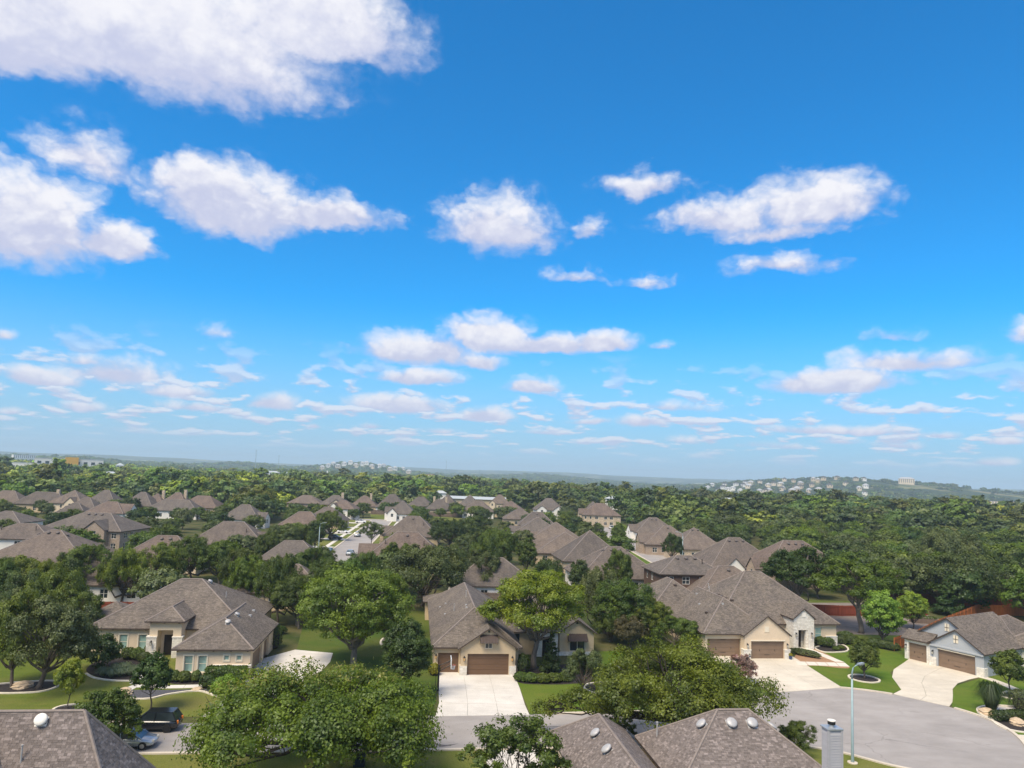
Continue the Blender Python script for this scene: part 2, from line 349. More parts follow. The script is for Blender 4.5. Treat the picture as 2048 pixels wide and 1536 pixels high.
plain('fence_red', (0.24, 0.058, 0.030), 0.25, 1.2, 0.85, 0.3, 20, streak=(7, 7, 0.4))
plain('fence_grey', (0.17, 0.125, 0.10), 0.25, 1.2, 0.85, 0.3, 20, streak=(7, 7, 0.4))
plain('bark', (0.105, 0.085, 0.070), 0.35, 4.0, 0.95, 0.8, 14, streak=(1, 1, 0.3))
plain('bark_dark', (0.042, 0.034, 0.030), 0.35, 4.0, 0.95, 0.8, 14, streak=(1, 1, 0.3))
plain('bark_grey', (0.20, 0.17, 0.145), 0.35, 4.0, 0.95, 0.8, 14, streak=(1, 1, 0.3))
lawn_mat('lawn_green', (0.060, 0.120, 0.010), (0.085, 0.155, 0.014), (0.150, 0.170, 0.030), 0.6)
lawn_mat('lawn_warm', (0.085, 0.125, 0.016), (0.115, 0.150, 0.022), (0.200, 0.180, 0.055), 0.75)
lawn_mat('lawn_dark', (0.045, 0.092, 0.012), (0.065, 0.115, 0.016), (0.135, 0.130, 0.035), 0.6)
lawn_mat('ground_cover', (0.035, 0.055, 0.014), (0.070, 0.085, 0.024), (0.140, 0.120, 0.060), 0.5)
leaf('leaf_oak', (0.034, 0.060, 0.006), (0.155, 0.195, 0.018), 0.38)
leaf('leaf_lime', (0.075, 0.115, 0.008), (0.210, 0.240, 0.020), 0.4)
leaf('leaf_elm', (0.042, 0.076, 0.010), (0.122, 0.170, 0.024), 0.35)
leaf('leaf_dark', (0.019, 0.037, 0.008), (0.062, 0.092, 0.015))
leaf('leaf_olive', (0.034, 0.050, 0.016), (0.098, 0.120, 0.036))
leaf('leaf_grey', (0.054, 0.070, 0.028), (0.125, 0.142, 0.054))
leaf('leaf_mid', (0.031, 0.054, 0.008), (0.102, 0.134, 0.018))
leaf('leaf_young', (0.085, 0.145, 0.018), (0.260, 0.330, 0.050), 0.45)
leaf('leaf_yellow', (0.160, 0.150, 0.010), (0.330, 0.290, 0.020), 0.4)
leaf('leaf_hedge', (0.035, 0.060, 0.012), (0.100, 0.130, 0.026), 0.2)
leaf('leaf_bronze', (0.055, 0.045, 0.022), (0.110, 0.085, 0.035))
leaf('leaf_pink', (0.070, 0.055, 0.040), (0.420, 0.250, 0.270))
leaf('leaf_tassel', (0.150, 0.150, 0.040), (0.300, 0.270, 0.090), 0.4)
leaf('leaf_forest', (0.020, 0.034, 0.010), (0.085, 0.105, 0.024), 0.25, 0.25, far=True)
leaf('grass_blue', (0.080, 0.105, 0.070), (0.190, 0.215, 0.150), 0.3)
plain('paint_black', (0.010, 0.011, 0.014), 0.1, 2, 0.18, spec=0.8); plain('paint_silver', (0.42, 0.46, 0.50), 0.05, 2, 0.25, metal=0.5, spec=0.7)
plain('paint_white', (0.75, 0.75, 0.75), 0.03, 2, 0.25, spec=0.7); plain('paint_blue', (0.08, 0.20, 0.36), 0.05, 2, 0.25, spec=0.7)
plain('tyre', (0.018, 0.018, 0.018), 0.2, 8, 0.85); plain('rim', (0.45, 0.45, 0.46), 0.1, 8, 0.3, metal=0.7)
plain('lamp_red', (0.55, 0.06, 0.02), 0.1, 4, 0.25); plain('lamp_orange', (0.75, 0.22, 0.02), 0.1, 4, 0.25)
plain('board_white', (0.75, 0.76, 0.76), 0.03, 4, 0.3); plain('rim_orange', (0.62, 0.11, 0.05), 0.05, 4, 0.4); plain('net_white', (0.78, 0.76, 0.74), 0.05, 8, 0.8)
plain('pot_blue', (0.05, 0.08, 0.17), 0.2, 4, 0.3); plain('metal_roof', (0.42, 0.45, 0.46), 0.08, 0.5, 0.5, metal=0.0, spec=0.5)
plain('box_dark', (0.015, 0.025, 0.035), 0.2, 2, 0.5); plain('bin_blue', (0.02, 0.10, 0.30), 0.1, 2, 0.5); plain('sign_yellow', (0.72, 0.38, 0.03), 0.1, 0.2, 0.5); plain('terracotta', (0.45, 0.20, 0.10), 0.2, 2, 0.8)

# ------------------------------------------------------------------ mesh helpers
class MB:
    """Collects faces for ONE mesh."""
    def __init__(s): s.v = []; s.f = []; s.m = []; s.uv = {}
    def face(s, pts, mi=0, uv=None):
        i = len(s.v); s.v += [tuple(p) for p in pts]
        if uv: s.uv[len(s.f)] = uv
        s.f.append(tuple(range(i, i + len(pts)))); s.m.append(mi)
    def obox(s, o, a, b, c, mi=0):
        """Box from corner o with edge vectors a, b, c (right-handed)."""
        o, a, b, c = Vector(o), Vector(a), Vector(b), Vector(c)
        p = [o, o + a, o + a + b, o + b, o + c, o + a + c, o + a + b + c, o + b + c]
        i = len(s.v); s.v += [tuple(q) for q in p]
        for f in ((3, 2, 1, 0), (4, 5, 6, 7), (0, 1, 5, 4), (1, 2, 6, 5), (2, 3, 7, 6), (3, 0, 4, 7)):
            s.f.append(tuple(i + k for k in f)); s.m.append(mi)
    def box(s, x0, x1, y0, y1, z0, z1, mi=0):
        s.obox((x0, y0, z0), (x1 - x0, 0, 0), (0, y1 - y0, 0), (0, 0, z1 - z0), mi)
    def tube(s, pts, radii, n=7, cap=True, mi=0):
        pts = [Vector(p) for p in pts]; base = len(s.v); ref = Vector((0.31, 0.17, 0.93)).normalized()
        for k, p in enumerate(pts):
            d = (pts[min(k + 1, len(pts) - 1)] - pts[max(k - 1, 0)])
            d = d.normalized() if d.length > 1e-9 else Vector((0, 0, 1))
            r = ref if abs(d.dot(ref)) < 0.95 else Vector((1, 0, 0))
            u = d.cross(r).normalized(); v = d.cross(u)
            for j in range(n):
                a = 2 * math.pi * j / n
                s.v.append(tuple(p + (u * math.cos(a) + v * math.sin(a)) * radii[k]))
        for k in range(len(pts) - 1):
            for j in range(n):
                a, b = base + k * n + j, base + k * n + (j + 1) % n
                s.f.append((a, a + n, b + n, b)); s.m.append(mi)
        if cap:
            s.f.append(tuple(base + j for j in range(n))); s.m.append(mi)
            s.f.append(tuple(base + (len(pts) - 1) * n + j for j in range(n - 1, -1, -1))); s.m.append(mi)
    def lathe(s, prof, n=14, o=(0, 0, 0), mi=0, sx=1.0, sy=1.0):
        base = len(s.v)
        for r, z in prof:
            for j in range(n):
                a = 2 * math.pi * j / n; s.v.append((o[0] + r * sx * math.cos(a), o[1] + r * sy * math.sin(a), o[2] + z))
        for k in range(len(prof) - 1):
            for j in range(n):
                a, b = base + k * n + j, base + k * n + (j + 1) % n
                s.f.append((a, b, b + n, a + n)); s.m.append(mi)
        s.f.append(tuple(base + (len(prof) - 1) * n + j for j in range(n))); s.m.append(mi)
        s.f.append(tuple(base + j for j in range(n - 1, -1, -1))); s.m.append(mi)
    def prism(s, poly, z0, z1, mi=0):
        """Vertical prism over a counter-clockwise polygon."""
        n = len(poly)
        s.face([(x, y, z1) for x, y in poly], mi); s.face([(x, y, z0) for x, y in reversed(poly)], mi)
        for i in range(n):
            (x, y), (X, Y) = poly[i], poly[(i + 1) % n]
            s.face([(x, y, z0), (X, Y, z0), (X, Y, z1), (x, y, z1)], mi)
    def mesh(s, name, mats, smooth=False):
        me = bpy.data.meshes.new(name); me.from_pydata(s.v, [], s.f)
        for k in ([mats] if isinstance(mats, str) else mats): me.materials.append(MATS[k])
        if any(s.m): me.polygons.foreach_set('material_index', s.m)
        if s.uv:
            ul = me.uv_layers.new(name='UVMap')
            for fi, uv in s.uv.items():
                for k, li in enumerate(me.polygons[fi].loop_indices): ul.data[li].uv = uv[k]
        if smooth: me.polygons.foreach_set('use_smooth', [True] * len(me.polygons))
        me.update(); return me
    def build(s, name, mats, parent=None, smooth=False, loc=None):
        return link(name, s.mesh(name, mats, smooth), parent, loc)
def link(name, me, parent=None, loc=None):
    o = bpy.data.objects.new(name, me); COL.objects.link(o)
    if parent: o.parent = parent
    if loc: o.location = loc
    return o
def tag(o, label, cat=None, group=None, kind=None):
    if label: o['label'] = label
    if cat: o['category'] = cat
    if group: o['group'] = group
    if kind: o['kind'] = kind
    return o
def thing(name, loc, rz, label, cat, group=None):
    o = bpy.data.objects.new(name, None); COL.objects.link(o); o.empty_display_size = 0.5
    o.location = loc if len(loc) == 3 else (loc[0], loc[1], 0.0); o.rotation_euler = (0, 0, rz)
    return tag(o, label, cat, group)
def structure(name, mb, mats, smooth=False):
    o = mb.build(name, mats, None, smooth); o['kind'] = 'structure'; return o
def copy_tree(root, loc, rz=0.0, label=None, group=None, scale=1.0, mats=None):
    r = root.copy(); COL.objects.link(r); r.location = loc; r.rotation_euler = (0, 0, rz)
    r.scale = (scale,) * 3 if not isinstance(scale, tuple) else scale
    if label: r['label'] = label
    if group: r['group'] = group
    for ch in root.children:
        c = ch.copy(); COL.objects.link(c); c.parent = r
        if mats and ch.name.split('.')[0] in mats:
            c.material_slots[0].link = 'OBJECT'; c.material_slots[0].material = MATS[mats[ch.name.split('.')[0]]]
        for g in ch.children:
            d = g.copy(); COL.objects.link(d); d.parent = c
    return r
def smooth_path(pts, n=6, closed=False):
    """Catmull-Rom through ground points."""
    P_ = [Vector((p[0], p[1], 0)) for p in pts]; out = []; N = len(P_)
    rng = range(N) if closed else range(N - 1)
    for i in rng:
        if closed: a, b, c_, d = P_[(i - 1) % N], P_[i], P_[(i + 1) % N], P_[(i + 2) % N]
        else: a, b, c_, d = P_[max(i - 1, 0)], P_[i], P_[i + 1], P_[min(i + 2, N - 1)]
        for k in range(n):
            t = k / n
            q = 0.5 * ((2 * b) + (-a + c_) * t + (2 * a - 5 * b + 4 * c_ - d) * t * t + (-a + 3 * b - 3 * c_ + d) * t ** 3)
            out.append((q.x, q.y))
    if not closed: out.append((P_[-1].x, P_[-1].y))
    return out
def ccw(poly):
    a = sum(poly[i - 1][0] * poly[i][1] - poly[i][0] * poly[i - 1][1] for i in range(len(poly)))
    return poly if a > 0 else list(reversed(poly))
def sheet(name, poly, z, mat, parent=None, kind='structure'):
    from mathutils.geometry import tessellate_polygon
    mb = MB(); P_ = [(x, y, z) for x, y in ccw(poly)]
    mb.v = P_
    for t in tessellate_polygon([[Vector(p) for p in P_]]):
        a, b, c_ = (Vector(P_[k]) for k in t)
        if (b - a).cross(c_ - a).z < 0: t = (t[0], t[2], t[1])
        mb.f.append(tuple(t)); mb.m.append(0)
    o = mb.build(name, mat, parent)
    if not parent: o['kind'] = kind
    return o
def sweep(mb, path, wdt, z0, z1, closed=False, mi=0):
    """A low rail of rectangular section along a ground path."""
    n = len(path); L = []; R = []
    for i in range(n):
        a = Vector(path[(i - 1) % n] if closed else path[max(i - 1, 0)]); b = Vector(path[(i + 1) % n] if closed else path[min(i + 1, n - 1)])
        d = (b - a); d = d.normalized() if d.length > 1e-9 else Vector((1, 0)); q = Vector((-d.y, d.x)) * wdt / 2; p = Vector(path[i])
        L.append(p + q); R.append(p - q)
    for i in range(n if closed else n - 1):
        j = (i + 1) % n
        a, b, c_, d = L[i], L[j], R[j], R[i]
        mb.face([(d.x, d.y, z1), (c_.x, c_.y, z1), (b.x, b.y, z1), (a.x, a.y, z1)], mi)
        mb.face([(a.x, a.y, z1), (b.x, b.y, z1), (b.x, b.y, z0), (a.x, a.y, z0)], mi)
        mb.face([(c_.x, c_.y, z1), (d.x, d.y, z1), (d.x, d.y, z0), (c_.x, c_.y, z0)], mi)
    if not closed:
        for i, s_ in ((0, 1), (n - 1, -1)):
            mb.face([(L[i].x, L[i].y, z0), (R[i].x, R[i].y, z0), (R[i].x, R[i].y, z1), (L[i].x, L[i].y, z1)][::s_], mi)

# ------------------------------------------------------------------ houses
class House:
    def __init__(s, O, rot, label, name='house', group=None, roof_mat='roof_shingle', trim='fascia_brown'):
        s.root = thing(name, (O[0], O[1], 0), rot, label, 'house', group); s.O = O; s.rot = rot
        s.roof_mat = roof_mat; s.trim = trim; s.wings = []
    def local(s, x, y):
        dx_, dy_ = x - s.O[0], y - s.O[1]; c_, q = math.cos(s.rot), math.sin(s.rot)
        return dx_ * c_ + dy_ * q, -dx_ * q + dy_ * c_
    def part(s, mb, name, mat, parent=None, smooth=False): return mb.build(name, mat, parent or s.root, smooth)
    def roof(s, x0, x1, y0, y1, ze, p, axis='x', e0='h', e1='h', th=0.17, caps=False, skip=()):
        """Hip or gable roof over an eave rectangle; e0, e1: the ends at low and high axis coordinate."""
        hw = ((y1 - y0) if axis == 'x' else (x1 - x0)) / 2; zr = ze + p * hw
        C = [Vector((x0, y0, ze)), Vector((x1, y0, ze)), Vector((x1, y1, ze)), Vector((x0, y1, ze))]
        if axis == 'x':
            ym = (y0 + y1) / 2; i0 = hw if e0 == 'h' else 0; i1 = hw if e1 == 'h' else 0
            if i0 + i1 > x1 - x0: k = (x1 - x0) / (i0 + i1); i0 *= k; i1 *= k
            r0, r1 = Vector((x0 + i0, ym, zr)), Vector((x1 - i1, ym, zr))
            F = [('s0', [C[0], C[1], r1, r0]), ('s1', [C[2], C[3], r0, r1])]
            E0, E1 = [C[3], C[0], r0], [C[1], C[2], r1]
        else:
            xm = (x0 + x1) / 2; i0 = hw if e0 == 'h' else 0; i1 = hw if e1 == 'h' else 0
            if i0 + i1 > y1 - y0: k = (y1 - y0) / (i0 + i1); i0 *= k; i1 *= k
            r0, r1 = Vector((xm, y0 + i0, zr)), Vector((xm, y1 - i1, zr))
            F = [('s1', [C[1], C[2], r1, r0]), ('s0', [C[3], C[0], r0, r1])]
            E0, E1 = [C[0], C[1], r0], [C[2], C[3], r1]
        edges = []
        for nm, f in F: edges.append((f[0], f[1]))
        if e0 == 'h': F.append(('e0', E0)); edges.append((E0[0], E0[1]))
        else: edges += [(E0[0], r0), (r0, E0[1])]
        if e1 == 'h': F.append(('e1', E1)); edges.append((E1[0], E1[1]))
        else: edges += [(E1[0], r1), (r1, E1[1])]
        mb = MB(); dn = Vector((0, 0, -th))
        for nm, f in F:
            u = (f[1] - f[0]).normalized(); nrm = (f[1] - f[0]).cross(f[2] - f[0]).normalized(); v = nrm.cross(u)
            mb.face(f, 0, [((q - f[0]).dot(u) + f[0].x * 0.7, (q - f[0]).dot(v)) for q in f])
            mb.face([q + dn for q in reversed(f)], 1)
        for a, b in edges: mb.face([a + dn, b + dn, b, a], 1)
        o = s.part(mb, 'roof', [s.roof_mat, s.trim])
        W = dict(x0=x0, x1=x1, y0=y0, y1=y1, ze=ze, p=p, axis=axis, e0=e0, e1=e1, hw=hw, zr=zr, r0=r0, r1=r1, faces=F, obj=o)
        if caps:
            cb = MB()
            segs = [(r0, r1)] + ([(E0[0], r0), (E0[1], r0)] if e0 == 'h' else []) + ([(E1[0], r1), (E1[1], r1)] if e1 == 'h' else [])
            for a, b in segs:
                if (b - a).length < 0.2: continue
                cb.tube([a + (b - a) * 0.01 + Vector((0, 0, -0.02)), b + Vector((0, 0, -0.02))], [0.11, 0.11], 6)
            s.part(cb, 'ridge_cap', 'ridge_cap', o)
        s.wings.append(W); return W
    def rz(s, W, x, y):
        """Height of a wing's roof over a local point."""
        d = []
        if W['axis'] == 'x': d += [y - W['y0'], W['y1'] - y] + ([x - W['x0']] if W['e0'] == 'h' else []) + ([W['x1'] - x] if W['e1'] == 'h' else [])
        else: d += [x - W['x0'], W['x1'] - x] + ([y - W['y0']] if W['e0'] == 'h' else []) + ([W['y1'] - y] if W['e1'] == 'h' else [])
        return W['ze'] + W['p'] * min(d)
    def top(s, x, y): return max(s.rz(W, x, y) for W in s.wings if W['x0'] <= x <= W['x1'] and W['y0'] <= y <= W['y1'])
    def walls(s, W, mat, oh=0.45, z0=0.0, fronts=None, sides=('f', 'r', 'b', 'l'), gmat=None):
        """Walls under a wing; fronts: {'f': openings, ...}, an opening is (u from the wall's left end seen from outside, width, z0, z1, filler)."""
        x0, x1, y0, y1 = W['x0'] + oh, W['x1'] - oh, W['y0'] + oh, W['y1'] - oh
        zt = W['ze'] + W['p'] * oh - 0.16
        S = {'f': ((x0, y0), (x1, y0)), 'r': ((x1, y0), (x1, y1)), 'b': ((x1, y1), (x0, y1)), 'l': ((x0, y1), (x0, y0))}
        mb = MB(); fills = []
        gab = {('y', 0): 'f', ('y', 1): 'b', ('x', 0): 'l', ('x', 1): 'r'}
        for k in sides:
            a, b = S[k]; a, b = Vector((*a, 0)), Vector((*b, 0)); L = (b - a).length; u = (b - a) / L; n = Vector((u.y, -u.x, 0))
            op = (fronts or {}).get(k, [])
            us = sorted({0.0, L} | {o[0] for o in op} | {o[0] + o[1] for o in op}); zs = sorted({z0, zt} | {o[2] for o in op} | {o[3] for o in op})
            for i in range(len(us) - 1):
                for j in range(len(zs) - 1):
                    um, zm = (us[i] + us[i + 1]) / 2, (zs[j] + zs[j + 1]) / 2
                    if zs[j + 1] > zt + 1e-6: continue
                    if any(o[0] < um < o[0] + o[1] and o[2] < zm < o[3] for o in op): continue
                    p, q = a + u * us[i], a + u * us[i + 1]; lo, hi = Vector((0, 0, zs[j])), Vector((0, 0, zs[j + 1]))
                    mb.face([p + lo, q + lo, q + hi, p + hi])
            for o in op:
                dp = 0.28 if o[4] and o[4][0] in ('gar', 'door', 'void') else 0.12
                if o[4] and o[4][0] == 'void': dp = o[4][1]
                p, q = a + u * o[0], a + u * (o[0] + o[1]); lo, hi = Vector((0, 0, o[2])), Vector((0, 0, o[3])); d = -n * dp
                mb.face([p + lo, p + hi, p + hi + d, p + lo + d]); mb.face([q + hi, q + lo, q + lo + d, q + hi + d])
                mb.face([p + hi, q + hi, q + hi + d, p + hi + d]); mb.face([q + lo, p + lo, p + lo + d, q + lo + d])
                fills.append((p, u, n, o, dp))
            for (ax, e), side in gab.items():
                if side == k and W['axis'] == ax and W['e%d' % e] == 'g':
                    za = W['ze'] + W['p'] * (L / 2 + oh) - 0.16
                    mb.face([a + Vector((0, 0, zt)), b + Vector((0, 0, zt)), (a + b) / 2 + Vector((0, 0, za))])
        wall = s.part(mb, 'wall', mat)
        for p, u, n, o, dp in fills:
            if o[4]: s.fill(p, u, n, o[1], o[2], o[3], o[4], dp)
        return wall
    def fill(s, p, u, n, wd_, z0, z1, spec, dp):
        k = spec[0]; up = Vector((0, 0, 1)); back = p - n * dp
        if k == 'win':
            cols = spec[1] if len(spec) > 1 else 1; gm = spec[2] if len(spec) > 2 else 'glass_dark'; fm = spec[3] if len(spec) > 3 else 'trim_white'
            rail = spec[4] if len(spec) > 4 else True
            mb = MB(); t = 0.07
            mb.obox(back + up * z0, u * wd_, n * 0.06, up * t); mb.obox(back + up * (z1 - t), u * wd_, n * 0.06, up * t)
            for i in range(cols + 1):
                x = (wd_ - t) * i / cols; mb.obox(back + u * x + up * (z0 + t), u * t, n * 0.06, up * (z1 - z0 - 2 * t))
            if rail: mb.obox(back + u * t + up * ((z0 + z1) / 2), u * (wd_ - 2 * t), n * 0.045, up * 0.05)
            o = s.part(mb, 'window', fm)
            for i in range(cols):
                g = MB(); x = (wd_ - t) * i / cols + t; ww = (wd_ - t) / cols - t
                g.obox(back + u * x + up * (z0 + t), u * ww, n * 0.02, up * (z1 - z0 - 2 * t)); s.part(g, 'pane', gm, o)
            if spec[-1] == 'surround':
                sm = MB(); e = 0.13
                q = p - u * e; sm.obox(q + up * z1, u * (wd_ + 2 * e), n * 0.05, up * e * 1.5); sm.obox(q + up * (z0 - e), u * (wd_ + 2 * e), n * 0.06, up * e)
                sm.obox(q + up * z0, u * e, n * 0.05, up * (z1 - z0)); sm.obox(p + u * wd_ + up * z0, u * e, n * 0.05, up * (z1 - z0)); s.part(sm, 'surround', fm, o)
        elif k == 'gar':
            mt = spec[1]; mb = MB(); mb.obox(back + up * z0 - n * 0.06, u * wd_, n * 0.05, up * (z1 - z0)); o = s.part(mb, 'garage_door', mt)
            nrow = 4
            for i in range(nrow):
                h = (z1 - z0) / nrow; pm = MB(); pm.obox(back + up * (z0 + h * i + 0.012) + u * 0.02 - n * 0.02, u * (wd_ - 0.04), n * 0.045, up * (h - 0.024)); s.part(pm, 'panel', mt, o)
            if len(spec) > 2:
                for x in (wd_ * 0.27, wd_ * 0.73):
                    hm = MB(); hm.obox(back + u * x + up * (z0 + (z1 - z0) * 0.42) + n * 0.026, u * 0.05, n * 0.04, up * 0.22); s.part(hm, 'handle', 'iron_black', o)
                hm = MB(); hm.obox(back + u * (wd_ * 0.42) + up * (z1 - 0.22) + n * 0.026, u * wd_ * 0.16, n * 0.02, up * 0.04); s.part(hm, 'strap_hinge', 'iron_black', o)
                hm = MB(); hm.obox(back + u * (wd_ * 0.42) + up * (z0 + 0.5) + n * 0.026, u * wd_ * 0.16, n * 0.02, up * 0.04); s.part(hm, 'strap_hinge', 'iron_black', o)
        elif k == 'door':
            mb = MB(); mb.obox(back + up * z0, u * wd_, n * 0.06, up * (z1 - z0)); o = s.part(mb, 'door', spec[1])
            g = MB(); g.obox(back + up * (z0 + 0.5) + u * wd_ * 0.25 + n * 0.062, u * wd_ * 0.5, n * 0.01, up * (z1 - z0 - 0.8)); s.part(g, 'pane', 'glass_dark', o)
        elif k == 'void':
            mb = MB(); mb.obox(back + up * z0, u * wd_, -n * 0.1, up * (z1 - z0)); s.part(mb, 'porch_wall', spec[2])
            dm = MB(); dm.obox(back + up * (z0 + 0.02) + u * wd_ * 0.2 + n * 0.002, u * min(1.1, wd_ * 0.6), n * 0.06, up * 2.4); s.part(dm, 'door', 'door_dark')
    def block(s, name, mat, x0, x1, y0, y1, z0, z1, parent=None):
        mb = MB(); mb.box(x0, x1, y0, y1, z0, z1); return s.part(mb, name, mat, parent)
    def lantern(s, x, y, z, n=(0, -1), amber=False):
        n = Vector((*n, 0)); u = Vector((-n.y, n.x, 0)); c_ = Vector((x, y, z)); up = Vector((0, 0, 1))
        mb = MB(); mb.obox(c_ - u * 0.06 + up * 0.0, u * 0.12, up * 0.3, n * 0.03)
        mb.tube([c_ + up * 0.25, c_ + up * 0.33 + n * 0.1, c_ + up * 0.24 + n * 0.2], [0.015] * 3, 5)
        mb.lathe([(0.16, 0.14), (0.10, 0.22), (0.03, 0.27)], 6, c_ + n * 0.2); mb.lathe([(0.09, -0.24), (0.13, -0.20)], 6, c_ + n * 0.2)
        for a in range(4): e = c_ + n * 0.2 + Vector((math.cos(a * 1.571 + .78), math.sin(a * 1.571 + .78), 0)) * 0.115; mb.tube([e - up * 0.23, e + up * 0.17], [0.014, 0.014], 4)
        mb.tube([c_ + n * 0.2 + up * 0.2, c_ + n * 0.2 + up * 0.3], [0.02, 0.02], 5)
        o = s.part(mb, 'wall_lantern', 'iron_black')
        g = MB(); g.lathe([(0.10, -0.20), (0.12, 0.14)], 6, c_ + n * 0.2); s.part(g, 'lamp_glass', 'lamp_amber' if amber else 'lamp_clear', o)
    def pipe(s, x, y, h=0.5, r=0.05, mat='vent_grey'):
        z = s.top(x, y); mb = MB(); mb.tube([(x, y, z - 0.2), (x, y, z + h)], [r, r], 8); mb.lathe([(r * 1.5, z + h - 0.02), (r * 1.5, z + h + 0.05)], 8, (x, y, 0)); s.part(mb, 'vent_pipe', mat)
    def slope_vent(s, x, y, w_=0.3, mat='vent_grey'):
        z = s.top(x, y); mb = MB(); mb.box(x - w_ / 2, x + w_ / 2, y - w_ / 2, y + w_ / 2, z - 0.1, z + 0.14); s.part(mb, 'roof_vent', mat)
    def dome(s, x, y, r=0.33, mat='vent_grey'):
        """Round turbine-style exhaust cap on a flashed neck."""
        z = s.top(x, y)
        W = max((W for W in s.wings if W['x0'] <= x <= W['x1'] and W['y0'] <= y <= W['y1']), key=lambda W: s.rz(W, x, y)); e = 0.05
        nrm = Vector((-(s.rz(W, x + e, y) - s.rz(W, x - e, y)) / (2 * e), -(s.rz(W, x, y + e) - s.rz(W, x, y - e)) / (2 * e), 1)).normalized()
        mb = MB(); k = r
        mb.lathe([(k * 0.55, -0.05), (k * 0.55, 0.16), (k * 0.98, 0.17), (k * 1.02, 0.22), (k, 0.27), (k * 0.85, 0.33), (k * 0.5, 0.37), (k * 0.15, 0.385)], 20)
        mb.box(-k * 0.9, k * 0.9, -k * 0.9, k * 0.9, -0.03, 0.02)
        o = s.part(mb, 'roof_vent', mat, None, False); o.location = (x, y, z); o.rotation_euler = nrm.to_track_quat('Z', 'Y').to_euler()
        for pl in o.data.polygons: pl.use_smooth = len(pl.vertices) == 4 and pl.index < 140
    def shingles(s, W, which, expo=0.145, limit=None):
        """Real shingle tabs over the named faces: (transform, width) list, largest first handled by caller."""
        out = []
        for nm, f in W['faces']:
            if nm not in which: continue
            u = (f[1] - f[0]).normalized(); nrm = (f[1] - f[0]).cross(f[2] - f[0]).normalized(); v = nrm.cross(u)
            P2 = [((q - f[0]).dot(u), (q - f[0]).dot(v)) for q in f]; vm = max(p[1] for p in P2)
            rows = int(vm / expo)
            for r in range(rows):
                vv = r * expo + expo * 0.5
                xs = []
                for i in range(len(P2)):
                    (xa, ya), (xb, yb) = P2[i], P2[(i + 1) % len(P2)]
                    if (ya - vv) * (yb - vv) < 0: xs.append(xa + (xb - xa) * (vv - ya) / (yb - ya))
                if len(xs) < 2: continue
                a, b = min(xs), max(xs); x = a - random.random() * 0.3
                while x < b:
                    wd_ = random.choice((0.13, 0.17, 0.21, 0.27, 0.33)); xa, xb = max(x, a), min(x + wd_, b)
                    if xb - xa > 0.04: out.append((f[0] + u * xa + v * (r * expo), u * (xb - xa - 0.008), v * (expo * 1.06), nrm, random.choice((0.012, 0.016, 0.024))))
                    x += wd_
        return out

# ------------------------------------------------------------------ trees
def leaf_mesh(name, cen, nrm, size, mat, rng, aspect=1.5):
    """Many small leaf-spray diamonds as one mesh."""
    n = len(cen); nrm = nrm / np.maximum(np.linalg.norm(nrm, axis=1, keepdims=True), 1e-6)
    r = rng.normal(size=(n, 3)); t = np.cross(nrm, r); t /= np.maximum(np.linalg.norm(t, axis=1, keepdims=True), 1e-6); b = np.cross(nrm, t)
    s = (size * rng.uniform(0.55, 1.35, n))[:, None]
    fold = nrm * s * rng.uniform(-0.25, 0.25, (n, 1))
    V = np.empty((n, 4, 3)); V[:, 0] = cen + t * s * aspect * 0.5; V[:, 1] = cen + b * s * 0.5 + fold; V[:, 2] = cen - t * s * aspect * 0.5; V[:, 3] = cen - b * s * 0.5 + fold
    me = bpy.data.meshes.new(name)
    me.vertices.add(n * 4); me.vertices.foreach_set('co', V.reshape(-1).astype(np.float32))
    me.loops.add(n * 4); me.loops.foreach_set('vertex_index', np.arange(n * 4, dtype=np.int32))
    me.polygons.add(n); me.polygons.foreach_set('loop_start', np.arange(0, n * 4, 4, dtype=np.int32)); me.polygons.foreach_set('loop_total', np.full(n, 4, dtype=np.int32))
    me.materials.append(MATS[mat]); me.update(calc_edges=True); return me
def bend(a, b, k, rng, n=5):
    a, b = np.array(a, float), np.array(b, float); L = np.linalg.norm(b - a); out = []
    j = rng.normal(size=3) * k * L; j2 = rng.normal(size=3) * k * L * 0.5
    for i in range(n + 1):
        t = i / n; out.append(tuple(a + (b - a) * t + j * math.sin(math.pi * t) + j2 * math.sin(2 * math.pi * t)))
    return out
